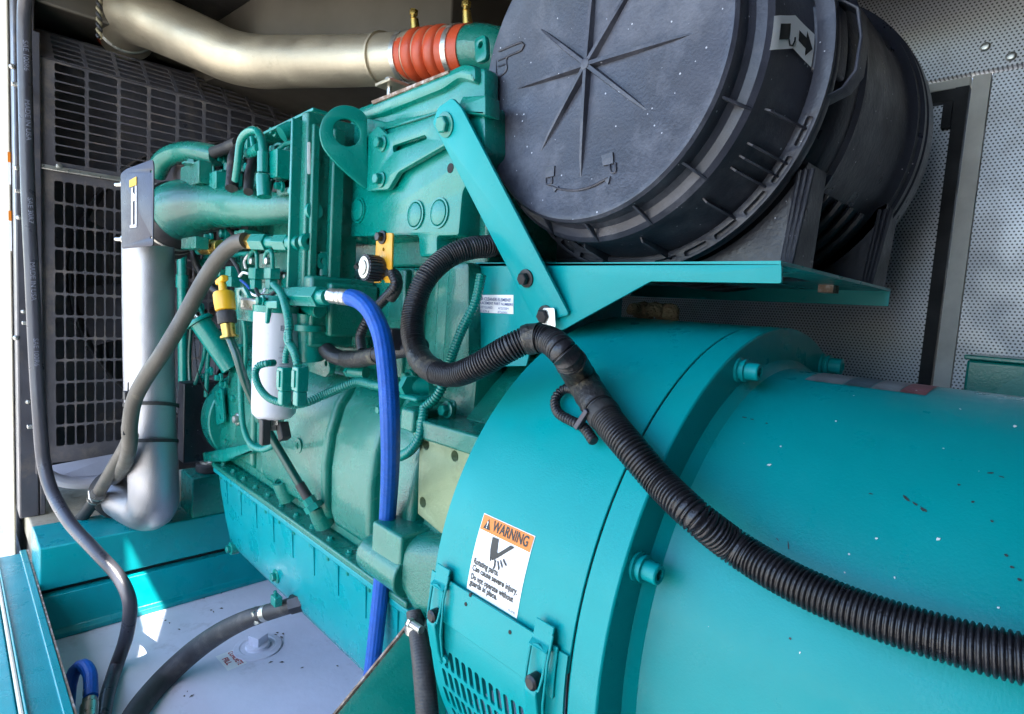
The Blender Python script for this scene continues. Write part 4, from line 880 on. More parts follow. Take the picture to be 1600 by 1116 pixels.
# ================================================================== THINGS ROUND THE ENGINE
t = thing('engine_mount', 'teal engine mount post with black rubber disc on the cross beam', 'mount', (-1.78, .58, .816))
a = A(303, 742, x=-1.79); b_ = A(372, 742, x=-1.79)
MB().box(-1.92, -1.802, a.y, b_.y + .02, .8165, .936).build('post', 'teal_paint', t, bevel=.004)
MB().lathe((-1.86, (a.y + b_.y) / 2 + .01, .9365), Z_, [(.042, 0), (.046, .004), (.046, .022), (.042, .026)], 32).build('rubber_disc', 'rubber', t)
MB().lathe((-1.86, (a.y + b_.y) / 2 + .01, .963), Z_, [(.035, 0), (.035, .006), (.016, .007), (.016, .018), (0, .018)], 20).build('mount_nut', 'zinc', t)

# silver charge pipe (lower)
t = thing('lower_charge_pipe', 'vertical silver pipe with swept bend at its foot beside the radiator guard', 'pipe', (-1.70, .39, .83))
lp = [(Vector((-1.688, .366, 1.59)), .0565), (Vector((-1.695, .370, 1.35)), .0568), (Vector((-1.702, .377, 1.15)), .0572), (Vector((-1.708, .384, 1.02)), .0580), (Vector((-1.712, .388, .945)), .059), (Vector((-1.728, .390, .905)), .0595), (Vector((-1.765, .386, .884)), .0595), (Vector((-1.83, .372, .880)), .0595), (Vector((-1.93, .355, .880)), .0595)]
mb = MB(); mb.tube(spl(lp, .012), 40); mb.build('pipe', 'alu_pipe', t, smooth=60)
MB().lathe((-1.905, .352, .886), Vector((-1, -.12, 0)), [(.061, 0), (.067, .004), (.067, .06), (.061, .064)], 40).build('hose_joint', 'rubber', t)
t = thing('boot', 'ribbed black rubber boot joining teal intake pipe and silver pipe', 'hose', (-1.64, .38, 1.53))
bp = [(A(px, py, y=d), W(A(px, py, y=d), w_)) for px, py, d, w_ in ((284, 330, .452, 99), (272, 340, .444, 101), (260, 352, .436, 102), (248, 362, .424, 100))]
mb = MB(); mb.tube(spl(bp, .006), 36); mb.build('sleeve', 'rubber', t, smooth=60)
for k in (.35, .9):
    p = bp[1][0].lerp(bp[2][0], k); ax = bp[3][0] - bp[0][0]; r_ = bp[1][1] + .001
    mb = MB(); mb.lathe(p, ax, [(r_ - .002, -.004), (r_ + .0015, -.004), (r_ + .0015, .004), (r_ - .002, .004)], 40); mb.build('band_clamp', 'zinc', t)
plate('boot_shroud', 'black_metal', t, [(240, 250), (306, 262), (312, 268), (308, 292), (262, 296), (240, 300)], .05, y=.475, bevel=.004)
MB().lathe(A(290, 263, y=.49), Z_, [(.024, 0), (.024, .004), (.012, .006), (0, .006)], 24).build('shroud_cap', 'black_metal', t)
# shield plate in front with studs
t = thing('heat_shield', 'flat grey metal shield plate with yellow topped label and two studs', 'shield', (-1.62, .3, 1.5))
SP = Vector((-1.60, .30, 1.6)); SN = Vector((.42, -.90, 0)).normalized()
K = plate('plate', 'shield', t, [(188, 272), (197, 264), (238, 249), (240, 258), (239, 384), (190, 389)], .003, pl=(SP, SN), fil=.006, holes=[(236, 268, .003), (236, 371, .003)])
SPf = (SP + SN * .001, SN)
plate('label_top', 'yellow', t, [(202, 282), (213, 276), (213, 289), (202, 293)], .0008, pl=SPf, fil=0, bevel=0)
for r in ([(205, 294), (207, 293), (207, 352), (205, 352)], [(211, 291), (213, 290), (213, 352), (211, 352)], [(203, 352), (213, 351), (213, 355), (203, 356)]): plate('label_line', 'label_white', t, r, .0006, pl=SPf, fil=0, bevel=0)
plate('label_text', 'label_white', t, [(207, 300), (211, 305), (211, 313), (207, 315)], .0006, pl=SPf, fil=0, bevel=0)
for px, py in ((180, 287), (180, 373)):
    q = A(px, py, pl=(SP, SN)); u = SN.cross(Z_).normalized(); u = u if u.dot(RIGHT) < 0 else -u
    b = MB(); b.cyl(q - u * .034 + SN * -.012, q + u * .014 + SN * -.012, .005, .005, 12); b.lathe(q + SN * -.012 - u * .028, u, [(.009, 0), (.009, .008)], 6); b.lathe(q + SN * -.012 - u * .018, u, [(.011, 0), (.011, .004)], 18); b.build('stud', 'zinc', t)

# upper silver pipe with red bellows
t = thing('upper_charge_pipe', 'bent dusty silver pipe running above the engine to the radiator', 'pipe', (-1.6, .65, 2.0))
up_ = [(735, 78, .80, 72), (690, 82, .79, 73), (620, 92, .765, 74), (540, 96, .735, 74), (450, 97, .69, 75), (405, 97, .655, 77), (360, 88, .60, 78), (320, 70, .55, 80), (270, 48, .495, 82), (230, 32, .445, 82), (205, 26, .415, 80)]
pp = [(A(px, py, y=d), W(A(px, py, y=d), w)) for px, py, d, w in up_]
e = pp[-1][0]; pp += [(e + Vector((-.055, -.005, -.004)), pp[-1][1]), (e + Vector((-.13, .01, -.02)), pp[-1][1])]
mb = MB(); mb.tube(spl(pp, .012), 40); mb.build('pipe', 'silver_pipe', t, smooth=60)
def ring_on(k, w, extra, h, name, m, par):
    px, py, d, _ = k; c = A(px, py, y=d); r = W(c, w) + extra; ax = (A(620, 92, y=.765) - A(690, 82, y=.79)).normalized()
    b = MB(); b.lathe(c, ax, [(r - .004, -h), (r, -h), (r, h), (r - .004, h)], 40); return b.build(name, m, par, bevel=.001), c, r, ax
ring_on((600, 94, .758, 74), 74, .006, .004, 'flange', 'silver_pipe', t)
q = A(597, 128, y=.70); MB().box(q.x - .03, q.x + .03, q.y, q.y + .10, q.z - .004, q.z + .004).build('saddle', 'silver_pipe', t, bevel=.002)
b = MB(); b.cyl(q + Vector((0, .02, .003)), q + Vector((0, .02, -.06)), .006, .006, 10); b.hexa(q + Vector((0, .02, .004)), Z_, .011, .01); b.build('saddle_bolt', 'zinc', t)
mb = MB(); mb.lathe(e + Vector((-.06, -.004, -.004)), Vector((-1, .05, 0)), [(pp[-1][1] + .001, 0), (pp[-1][1] + .008, .003), (pp[-1][1] + .008, .01), (pp[-1][1] + .002, .012)], 40); mb.build('clamp', 'zinc', t)
mb = MB(); mb.lathe(e + Vector((-.085, -.004, -.012)), Vector((-1, .08, -.1)), [(pp[-1][1] - .012, 0), (pp[-1][1] - .006, .003), (pp[-1][1] - .006, .05), (pp[-1][1] - .012, .055)], 40); mb.build('red_sleeve', 'red_silicone', t)
t = thing('bellows', 'orange red silicone bellows hose with two steel band clamps', 'hose', (-1.1, .79, 2.0))
c0, c1 = A(624, 91, y=.765), A(738, 80, y=.803); ax = (c1 - c0).normalized(); Ln = (c1 - c0).length; r0 = W((c0 + c1) / 2, 74)
prof = [(r0 * .9, 0), (r0, .002), (r0, Ln * .24)]
for k in range(3):
    s = Ln * (.25 + k * .155); prof += [(r0 * .88, s), (r0 * 1.02, s + Ln * .015), (r0 * 1.09, s + Ln * .05), (r0 * 1.09, s + Ln * .10), (r0 * 1.02, s + Ln * .135), (r0 * .88, s + Ln * .15)]
prof += [(r0, Ln * .72), (r0, Ln * .995), (r0 * .9, Ln)]
MB().lathe(c0, ax, prof, 48).build('sleeve', 'red_silicone', t, smooth=50)
for k in (.13, .84):
    p = c0 + ax * Ln * k; b = MB(); b.lathe(p, ax, [(r0 - .002, -.007), (r0 + .0025, -.007), (r0 + .0025, .007), (r0 - .002, .007)], 48); C_ = b.build('band_clamp', 'zinc', t)
    upd = (Z_ - ax * ax.dot(Z_)).normalized(); p2 = p + upd * (r0 + .004)
    b = MB(); b.cyl(p2 + Vector((0, .012, 0)), p2 + upd * .03 + Vector((-.004, .006, 0)), .011, .009, 14); b.cyl(p2 + upd * .028, p2 + upd * .045, .006, .006, 12); b.hexa(p2 + upd * .034, upd, .010, .012); b.build('tee_bolt', 'brass', C_)
mb = MB(); mb.tube(spl([(c1 - ax * .02, r0 * .93), (c1 + ax * .03, r0 * .93), (c1 + ax * .09 + Vector((0, .03, -.02)), r0 * .95), (c1 + ax * .12 + Vector((0, .06, -.09)), r0 * .95), (c1 + ax * .12 + Vector((0, .08, -.20)), r0 * .95)], .01), 28); mb.build('outlet_elbow', 'teal_cast', t, smooth=60)
plate('end_lug', 'teal_paint', t, [(740, 60), (758, 52), (760, 92), (742, 100)], .012, y=.74, bevel=.003, fil=.012, holes=[(750, 70, .006)])

# white filter
t = thing('fuel_filter', 'white cylindrical fuel filter hanging under its teal head', 'filter', A(428, 650, y=.43))
fb = A(428, 648, y=.43); ft = A(430, 488, y=.43); fr = W(fb, 66); ft.x = fb.x; h = ft.z - fb.z
MB().lathe(fb, Z_, [(fr * .30, -.006), (fr * .8, -.004), (fr * .97, .004), (fr, .014), (fr, h)], 48).build('canister', 'white_filter', t, smooth=50)
MB().lathe(fb + Vector((0, 0, -.006)), -Z_, [(.018, 0), (.018, .01), (.011, .012), (.011, .022), (0, .022)], 6).build('drain', 'zinc', t)
MB().box(fb.x + .008, fb.x + .024, fb.y - .03, fb.y - .014, fb.z - .05, fb.z - .003).build('water_sensor', 'rubber', t, bevel=.002)
def ftext(s, size, ang0, z, bold=0):
    mb = MB(); fn = lambda a, b: Vector((fb.x + (fr + .0008) * math.cos(ang0 + a / fr), fb.y + (fr + .0008) * math.sin(ang0 + a / fr), z + b)); text_mb(s, size, mb, fn, 0, 0, 'CENTER', bold); mb.build('lettering', 'ink_grey', t, smooth=0)
AN = math.atan2(CAM.y - fb.y, CAM.x - fb.x) 
ftext('EC', .012, AN + .35, fb.z + h - .030, .0003); ftext('FUEL FILTER', .0042, AN + .45, fb.z + h - .062); ftext('SEPARATOR', .0042, AN + .45, fb.z + h - .069); ftext('CHANGE EVERY', .0036, AN + .45, fb.z + h - .080); ftext('500 HOURS', .0036, AN + .45, fb.z + h - .086)
ftext('EXTRA DUTY', .0036, AN + .45, fb.z + h - .092)
plate('head_plate', 'teal_paint', t, [(366, 450), (380, 448), (392, 470), (432, 470), (432, 482), (418, 482), (416, 506), (370, 500)], .008, y=.40, bevel=.002, holes=[(375, 458, .005), (411, 495, .004)])
MB().lathe(ft, Z_, [(fr * 1.03, .0005), (fr * 1.03, .012), (fr * .8, .016), (fr * .6, .03), (0, .03)], 40).build('head', 'teal_paint', t)
q = A(410, 470, y=.40); b = MB(); b.bolt(q, NY, .007, .01); b.build('bolt', 'teal_paint', t)
MB().obox(A(400, 476, y=.41), X_, Y_, Z_, .042, .014, .0115).build('head_bar', 'zinc', t, bevel=.005, seg=3)

# yellow T-handle dipstick and tube
t = thing('dipstick', 'yellow T handled dipstick in a long guide tube coloured dark for its shaded side', 'dipstick', A(490, 790, y=.485))
d0, d1 = A(354, 478, y=.37), A(358, 515, y=.375); ax = (A(352, 440, y=.37) - A(364, 530, y=.375)).normalized()
hp = A(353, 486, y=.37); u = ax.cross(NY).normalized()
MB().lathe(hp, ax, [(.0135, 0), (.0175, .002), (.0185, .014), (.0185, .032), (.0165, .036), (.0075, .038), (.0065, .055)], 28).build('handle', 'yellow', t, smooth=50)
MB().obox(hp + ax * .0585, u, ax, u.cross(ax), .0185, .0052, .0065).build('tee', 'yellow', t, bevel=.003, seg=3)
MB().lathe(hp + ax * .018, -u, [(.006, .012), (.006, .022), (0, .023)], 12).build('lug', 'yellow', t)
MB().lathe(hp - ax * .024, ax, [(.0155, 0), (.0165, .002), (.0165, .021), (.0150, .0235)], 28).build('collar', 'rubber', t)
MB().lathe(hp - ax * .051, ax, [(.0155, 0), (.0155, .004), (.0115, .005), (.0125, .026)], 28).build('ferrule', 'brass', t)
tp_ = [hp - ax * .048, A(370, 556, y=.378), A(381, 592, y=.388), A(398, 632, y=.41), (A(424, 682, y=.435)), A(455, 735, y=.46), A(487, 788, y=.485)]
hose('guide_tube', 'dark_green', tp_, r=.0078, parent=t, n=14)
b = MB(); dv = (tp_[-2] - tp_[-1]).normalized(); b.lathe(tp_[-1] - dv * .012, dv, [(.017, 0), (.017, .012), (.012, .013), (.012, .026)], 6); b.build('compression_nut', 'teal_paint', t)
hose('sleeve', 'rubber', [tp_[-1] + dv * .014, tp_[-1] + dv * .045], r=.0092, parent=t, n=12)

# oil filler tube with cap and chain
t = thing('oil_filler', 'teal angled filler tube with cap and bead chain', 'filler', A(330, 560, y=.5))
f0, f1 = A(312, 502, y=.46), A(352, 560, y=.51); dv = (f0 - f1).normalized()
b = MB(); b.lathe(f1 - dv * .03, dv, [(.026, 0), (.026, (f0 - f1).length + .02), (.0265, (f0 - f1).length + .025)], 28); b.build('tube', 'teal_paint', t)
b = MB(); b.lathe(f0 - dv * .004, dv, [(.034, 0), (.0345, .004), (.031, .010), (.012, .012), (0, .012)], 32); b.build('cap', 'teal_paint', t)
b = MB(); b.tube([(f0 + dv * .010 - Vector((.012, 0, 0)), .003), (f0 + dv * .026, .003), (f0 + dv * .010 + Vector((.012, 0, 0)), .003)], 8); b.build('cap_handle', 'zinc', t)
mb = MB(); ch = resample(spl([(A(px, py, y=.47), .0) for px, py in ((303, 520), (305, 550), (309, 580), (318, 605), (326, 616))], .003), .0042)
for i, (p, _) in enumerate(ch): mb.lathe(p + Vector(((i % 2) * .002, 0, -.002)), Z_, [(.0002, 0), (.0022, .002), (.0002, .004)], 6)
mb.build('chain', 'dark_bolt', t)
hose('vent_line', 'teal_paint', [A(px, py, y=d) for px, py, d in ((310, 462, .50), (313, 480, .49), (318, 496, .485), (316, 506, .48))], r=.005, parent=t, n=8)

# ------------------------------------------------------------------ hoses and looms
def hpx(pts, lo=TANK + .014):
    out = []
    for px, py, d in pts:
        p = A(px, py, y=d); out.append(p if p.z > lo else A(px, py, z=lo))
    return out
def hthing(name, label, cat, m, pts, r, group=None, **k):
    o = hose(name, m, pts, r=r, **k); tag(o, label, cat, group); return o
# blue hose
t = thing('blue_hose', 'bright blue braided hose dropping in front of the oil pan', 'hose', A(580, 1040, y=.46))
bh = [A(548, 465, y=.43), A(562, 470, y=.425), A(580, 487, y=.418), A(596, 522, y=.41), A(604, 570, y=.405), A(609, 640, y=.402), A(610, 720, y=.43), A(606, 800, y=.48), A(599, 880, y=.488), A(591, 960, y=.488), A(582, 1040, y=.485), A(570, 1130, y=.485)]
bh2 = [(p, W(bh[6], 29.5)) for p in bh]
hose('hose', 'blue_hose', bh2, parent=t, n=24)
s0, s1 = A(517, 462, y=.43), A(552, 466, y=.43); v = s1 - s0; rr = W(s0, 25)
b = MB(); b.lathe(s0, v, [(rr * .8, 0), (rr * .95, .002), (rr * .95, v.length * .3), (rr * .8, v.length * .34), (rr, v.length * .4), (rr * 1.0, v.length * .52), (rr * .86, v.length * .56), (rr, v.length * .6), (rr, v.length * .72), (rr * .86, v.length * .76), (rr, v.length * .8), (rr, v.length)], 10); b.build('ferrule', 'zinc', t)
# small blue loop at bottom left
t = thing('blue_loop_hose', 'short looped blue hose with metal ferrule at the lower left', 'hose', A(140, 1100, y=.26))
bl = [A(100, 1150, z=.60), A(105, 1110, z=.62), A(109, 1072, z=.645), A(117, 1048, z=.665), A(130, 1040, z=.675), A(140, 1052, z=.672), A(142, 1072, z=.662), A(142, 1090, z=.655)]
hose('hose', 'blue_hose', [(p, W(bl[3], 19)) for p in bl], parent=t, n=18)
p0 = A(141, 1078, z=.659); p1 = A(139, 1120, z=.635); v = p1 - p0; rr = W(p0, 19.5)
b = MB(); b.lathe(p0, v, [(rr, 0), (rr, v.length * .15), (rr * .88, v.length * .2), (rr, v.length * .28), (rr, v.length * .45), (rr * .85, v.length * .5), (rr * 1.25, v.length * .55), (rr * 1.25, v.length * .8), (rr, v.length * 2)], 12); b.build('ferrule', 'zinc', t)
# grey hose from brass fitting along the silver pipe
t = thing('grey_hose', 'dusty grey hose strapped to the vertical silver pipe', 'hose', A(190, 720, y=.33))
gh = [A(384, 376, y=.43), A(368, 380, y=.42), A(345, 400, y=.405), (A(318, 440, y=.385)), A(285, 500, y=.355), A(255, 550, y=.325), A(228, 590, y=.305), A(210, 625, y=.295), A(203, 665, y=.293), A(202, 700, y=.30), A(190, 735, y=.315), A(170, 755, y=.345), A(140, 758, y=.37), A(90, 750, y=.36)]
hose('hose', 'grey_hose', [(p, W(A(300, 480, y=.37), 24)) for p in gh], parent=t, n=18)
def tie(px, py, wpx, y, tilt, par, m='rubber'):
    pass
for k, (zc, tl) in enumerate(((1.18, .10), (1.085, .10))):
    cpt = Vector((-1.701, .378, zc)); b = MB(); pts = []
    for a in np.linspace(-2.9, 1.6, 26): pts.append(cpt + Vector((.0605 * math.cos(a), .0605 * math.sin(a), .018 * math.cos(a + .4))))
    rings = [[p + Vector((0, 0, -.0045)), p + Vector((0, 0, .0045)), p * 1 + (p - cpt).normalized() * .0022 + Vector((0, 0, .0045)), p + (p - cpt).normalized() * .0022 + Vector((0, 0, -.0045))] for p in pts]
    b.loft(rings); T_ = b.build('cable_tie', 'rubber', t)
    q = A((200, 197)[k], (618, 672)[k], y=.287); b = MB(); b.obox(q, X_, Y_, Z_, .011, .008, .009); b.cyl(q, q + Vector((.002, 0, .03)), .002, .0015, 6); b.build('tie_head', 'rubber', T_, bevel=.002)
# second hose (greenish sleeve) joined with wire clamp
t = thing('drain_hose', 'dull green and black hose with wire clamp passing the sill', 'hose', A(120, 815, y=.26))
dh = [A(205, 680, y=.31), A(196, 700, y=.305), A(178, 730, y=.30), A(160, 760, y=.295), A(152, 775, y=.29)]
hose('upper_sleeve', 'grey_hose', [(p, .0165) for p in dh], parent=t, n=16)
hose('lower_sleeve', 'rubber', [(p, .0155) for p in (A(154, 770, y=.29), A(146, 784, y=.286), A(130, 806, y=.27), A(112, 826, y=.255))], parent=t, n=16)
for k in (0, 1):
    q = A(153 - 4 * k, 773 + 6 * k, y=.288); dv = (A(160, 760, y=.295) - A(146, 784, y=.286)).normalized(); b = MB(); b.lathe(q, dv, [(.016, -.002), (.0195, -.002), (.0195, .002), (.016, .002)], 20); b.build('wire_clamp', 'zinc', t)
b = MB(); q = A(140, 776, y=.27); b.cyl(q, q + Vector((.04, 0, -.005)), .0022, .0022, 8); b.cyl(q + Vector((0, 0, -.008)), q + Vector((-.012, 0, .012)), .0022, .0022, 8); b.build('clamp_ear', 'zinc', t)
# long hose down the radiator edge
t = thing('edge_hose', 'long dark hose running down the radiator frame and across the tank', 'hose', A(160, 1116, y=.3))
eh = [(58, -190, .160), (50, -90, .153), (42, -25, .150), (38, 30, .150), (40, 150, .152), (44, 300, .155), (50, 430, .16), (56, 560, .165), (62, 650, .17), (68, 720, .178), (82, 770, .19), (110, 818, .21), (150, 862, .24), (183, 898, .27), (200, 930, .285), (203, 960, .29), (196, 1000, .285), (182, 1040, .275), (168, 1085, .262), (160, 1130, .25)]
pp = hpx(eh); hose('hose', 'edge_rubber', [(p, W(p, w)) for p, w in zip(pp, [18.5] * 10 + [18, 18.5, 19, 19, 19.5, 20, 20, 20, 21, 21])], parent=t, n=18)
for px, py in ((40, 134), (45, 300), (56, 505), (64, 666)):
    k = min(range(len(pp)), key=lambda i: abs(eh[i][1] - py)); q = A(px - 8, py, y=eh[k][2]); MB().obox(q, X_, Y_, Z_, .010, .018, .004).build('clip', 'zinc', t, bevel=.001)
mb = MB()
seg = [(p, i) for i, p in enumerate(pp)]
a_, b_ = pp[4], pp[8]
for k, s in enumerate(('SAE 100R6', 'MADE IN USA', 'SAE 30R7', 'MADE IN USA', 'SAE 100R6')):
    c_ = A(*( (40, 90), (43, 190), (47, 330), (51, 440), (56, 550))[k], y=(.151, .153, .157, .161, .165)[k]); dv = (b_ - a_).normalized(); hor = RIGHT; rr = W(c_, 18.5)
    toc = (CAM - c_).normalized(); toc = (toc - dv * toc.dot(dv)).normalized(); sd_ = toc.cross(dv)
    fn = lambda a, b, c_=c_, dv=dv, toc=toc, sd_=sd_, rr=rr: c_ + dv * a + sd_ * (b * .9) + toc * (math.sqrt(max(rr**2 - (b * .9)**2, 0)) + .0015)
    text_mb(s, .016, mb, fn, 0, -.004, 'CENTER')
mb.build('printed_text', 'ink_grey', t, smooth=0)
# black drain hose from the pan
t = thing('pan_drain_hose', 'thick black hose curving from the oil pan over the white tank', 'hose', A(300, 1050, y=.36))
ph = [(470, 942, .535), (445, 949, .51), (415, 958, .485), (385, 968, .46), (345, 988, .43), (300, 1020, .395), (255, 1062, .36), (215, 1110, .33), (185, 1165, .31)]
pp = hpx(ph); hose('hose', 'cord_hose', [(p, W(p, w)) for p, w in zip(pp, (24, 24, 25, 28, 31, 33, 34, 35, 36))], parent=t, n=22)
def clamp_at(p, ax, r, par, m='zinc', h=.006, screw=True):
    b = MB(); b.lathe(p, ax, [(r - .001, -h), (r + .0018, -h), (r + .0018, h), (r - .001, h)], 28); C_ = b.build('hose_clamp', m, par)
    if screw:
        n, u, v = frame(ax); q = p + (CAM - p).normalized() * (r + .004); b = MB(); b.cyl(q - v * .011, q + v * .011, .0055, .0055, 10); b.hexa(q + v * .011, v, .007, .006); b.build('screw', m, C_)
clamp_at(A(398, 963, y=.472), pp[2] - pp[3], .0175, t); clamp_at(A(415, 958, y=.485), pp[2] - pp[3], .016, t, screw=False)
b = MB(); q = A(458, 944, y=.52); dv = (pp[0] - pp[1]).normalized(); b.lathe(q - dv * .005, dv, [(.020, 0), (.020, .03)], 6); b.build('end_fitting', 'dark_bolt', t)
q = A(432, 938, y=.49); b = MB(); b.obox(q, X_, Y_, Z_, .012, .008, .010); b.cyl(q, q + Vector((0, -.004, .022)), .004, .004, 8); b.build('petcock', 'teal_paint', t, bevel=.002)
# short hose at the lug, and its teal gusset plate
t = thing('breather_hose', 'short black fabric hose with worm clamp under the flywheel housing', 'hose', A(660, 1116, y=.44))
kh = [(648, 955, .47), (650, 975, .465), (655, 1000, .455), (662, 1050, .44), (668, 1120, .43), (670, 1180, .425)]
pp = hpx(kh); hose('hose', 'cord_hose', [(p, W(p, w)) for p, w in zip(pp, (26, 27, 30, 34, 36, 38))], parent=t, n=22)
clamp_at(A(651, 980, y=.463), Vector((.05, 0, -1)), .0145, t)
t = thing('floor_gusset', 'triangular teal gusset plate with chipped edge under the alternator', 'plate', A(560, 1116, y=.47))
plate('plate', 'teal_paint', t, [(641, 975), (690, 975), (700, 1180), (470, 1180)], .006, pl=(A(641, 975, y=.474), Vector((.80, -.58, .15)).normalized()))
GP = (A(641, 975, y=.474), Vector((.80, -.58, .15)).normalized()); e0, e1 = A(641, 974, pl=GP), A(500, 1146, pl=GP); dv = (e1 - e0).normalized(); b = MB(); b.obox((e0 + e1) / 2, dv, Y_, dv.cross(Y_), (e1 - e0).length / 2, .006, .0018); b.build('chipped_edge', 'rust_edge', t)
# big corrugated loom over the drum
t = thing('main_loom', 'thick black corrugated cable loom draped over the alternator', 'cable', CYL(1300, 940, AR))
def dr(px, py, r): return CYL(px, py, r)
lr = .0172
lo = [A(800, 372, y=.66), A(770, 384, y=.60), A(735, 388, y=.56), A(700, 402, y=.53), A(668, 432, y=.50), A(649, 475, y=.485), A(644, 515, y=.475), A(652, 552, y=.467), A(672, 576, y=.455), A(706, 586, y=.45), A(745, 573, y=.45), A(790, 547, y=.46), A(828, 530, y=.475), A(858, 532, y=.48), A(885, 556, y=.475)]
on = [(908, 592), (930, 628), (952, 660), (985, 700), (1030, 752), (1085, 805), (1150, 856), (1225, 902), (1310, 942), (1400, 975), (1500, 1005), (1600, 1030), (1720, 1058)]
wp = [35, 35, 36, 36, 36, 36, 37, 37, 38, 39, 42, 44, 45, 46, 48]
lo = [(p, W(p, w)) for p, w in zip(lo, wp)]
w2 = [49, 50, 51, 52, 53, 55, 58, 61, 65, 70, 75, 80, 86]
for (px, py), w_ in zip(on, w2):
    rr = AR + .022 if px < 1020 else (AR + .010 if px < 1100 else SR + .034)
    p = dr(px, py, rr); lo.append((p, W(p, w_)))
print('loom radii', [round(r, 4) for _, r in lo])
hose('conduit', 'loom', lo, parent=t, n=24, corr=(.0038, .0021), step=.006)
# taped stretches and branch, strap clip
path = spl(lo, .006)
def stretch(pxa, pxb, pad, name, m):
    def near(pt): 
        d = ray(*pt).normalized(); return min(range(len(path)), key=lambda i: ((path[i][0] - CAM) - d * (path[i][0] - CAM).dot(d)).length)
    i, j = sorted((near(pxa), near(pxb))); seg = [(p, r + pad) for p, r in path[i:j + 1]]
    b = MB(); b.tube([(p, r + .0006 * math.sin(k * 2.3)) for k, (p, r) in enumerate(seg)], 24); return b.build(name, m, t)
stretch((890, 565), (936, 640), .0006, 'tape_wrap', 'tape'); stretch((655, 556), (682, 582), .0006, 'tape_wrap', 'tape')
stretch((822, 531), (845, 529), .0012, 'strap', 'tape'); stretch((940, 643), (950, 657), .0012, 'tie_wrap', 'rubber')
brp = [dr(905, 610, AR + .02), dr(882, 608, AR + .012), dr(868, 624, AR + .010), dr(872, 645, AR + .010), dr(893, 658, AR + .012), dr(912, 668, AR + .014), dr(928, 690, AR + .016)]
hose('branch', 'loom', brp, r=W(brp[2], 16), parent=t, n=14, corr=(.0046, .0015), step=.004)
q = dr(910, 655, AR + .03); MB().obox(q, Vector((.5, 0, .8)).normalized(), NY, Vector((.8, 0, -.5)).normalized(), .013, .004, .003).build('tie_tail', 'shield', t, bevel=.001)
# secondary black harness across the block
t = thing('harness', 'black taped harness crossing the block behind the blue hose', 'cable', A(560, 565, y=.52))
hp_ = [A(497, 520, y=.52), A(505, 540, y=.51), A(522, 556, y=.502), A(550, 562, y=.50), A(580, 556, y=.495), A(612, 550, y=.49), A(640, 545, y=.485), A(660, 540, y=.48)]
hose('conduit', 'loom', [(p, W(p, 25)) for p in hp_], parent=t, n=18, corr=(.005, .0012), step=.005)
hose('tape_wrap', 'tape', [(p, W(p, 27)) for p in (A(540, 561, y=.5), A(562, 561, y=.498), A(590, 555, y=.494))], parent=t, n=18)
hose('riser', 'loom', [(p, W(p, 16)) for p in (A(566, 550, y=.505), A(563, 528, y=.515), A(568, 512, y=.52), A(582, 488, y=.53), A(602, 466, y=.53), A(618, 446, y=.53), A(612, 425, y=.53))], parent=t, n=16, corr=(.005, .001), step=.005)
boxes = MB().obox(A(616, 530, y=.47), X_, Y_, Z_, .010, .012, .016).build('plug', 'shield', t, bevel=.003)
# diagnostic connector on the yellow bar
t = thing('diagnostic_port', 'round grey connector cap on a yellow mounting bar', 'connector', A(598, 440, y=.52))
plate('bar', 'orange_bar', t, [(588, 364), (613, 364), (611, 442), (601, 442), (600, 437), (594, 437), (593, 442), (584, 442)], .004, y=.525, holes=[(599, 390, .003)])
b = MB(); b.bolt(A(598, 371, y=.525), NY, .008, .012); b.build('bolt', 'dark_bolt', t)
q = A(590, 420, y=.52); av = Vector((-.05, -1, 0)).normalized()
b = MB(); N = 40; prof = []
b.lathe(q, av, [(.020, -.005), (.020, .022), (.019, .024)], 36)
b.build('socket', 'shield', t)
for k in range(24):
    a = k * math.pi / 12; n, u, v = frame(av); c_ = q + (u * math.cos(a) + v * math.sin(a)) * .0205 + av * .012; MB().obox(c_, av, (u * math.cos(a) + v * math.sin(a)), (-u * math.sin(a) + v * math.cos(a)), .012, .0015, .0015).build('grip_rib', 'shield', t)
MB().lathe(q + av * .0242, av, [(.0188, 0), (.0180, .002), (.0125, .002), (.0115, .004), (0, .004)], 28).build('face', 'zinc', t)
hose('tether', 'rubber', [q + av * .03 + Vector((-.018, 0, 0)), q + Vector((-.045, -.01, .006)), q + Vector((-.05, 0, -.012)), q + Vector((-.03, .01, -.02)), q + Vector((-.012, .01, -.004))], r=.0035, parent=t, n=8, step=.004)
hose('lead', 'rubber', [A(604, 425, y=.53), A(617, 430, y=.535), A(620, 448, y=.535), A(610, 466, y=.535)], r=.010, parent=t, n=12, step=.005)
# thin teal corrugated wiring
TW = 'thin teal painted corrugated wiring'
def wire(label, pts, r, name='wire_loom'):
    o = hose(name, 'teal_paint', hpx(pts), r=r, n=12, corr=(.0045, .0012), step=.004); tag(o, label, 'wire', 'thin painted wire looms'); return o
wire('thin teal loom looping round the white filter base towards the block', [(455, 632, .40), (442, 630, .385), (420, 622, .375), (405, 605, .37), (399, 585, .37), (404, 572, .375), (418, 568, .385), (428, 567, .40)], .0062)
wire('thin teal loom running right from the filter to the blue hose', [(455, 632, .40), (475, 630, .42), (505, 618, .45), (535, 605, .47), (560, 597, .485), (585, 602, .49), (600, 604, .49)], .0078)
wire('thin teal loom hanging in a loop left of the guide tube', [(375, 540, .45), (376, 580, .46), (377, 630, .465), (381, 670, .47), (393, 695, .47), (412, 702, .465), (430, 692, .455), (440, 678, .445)], .0068)
wire('thin teal loom running down the housing behind the black conduit', [(752, 430, .57), (742, 475, .56), (722, 515, .55), (705, 560, .54), (695, 595, .53), (682, 620, .52), (663, 637, .51)], .0078)
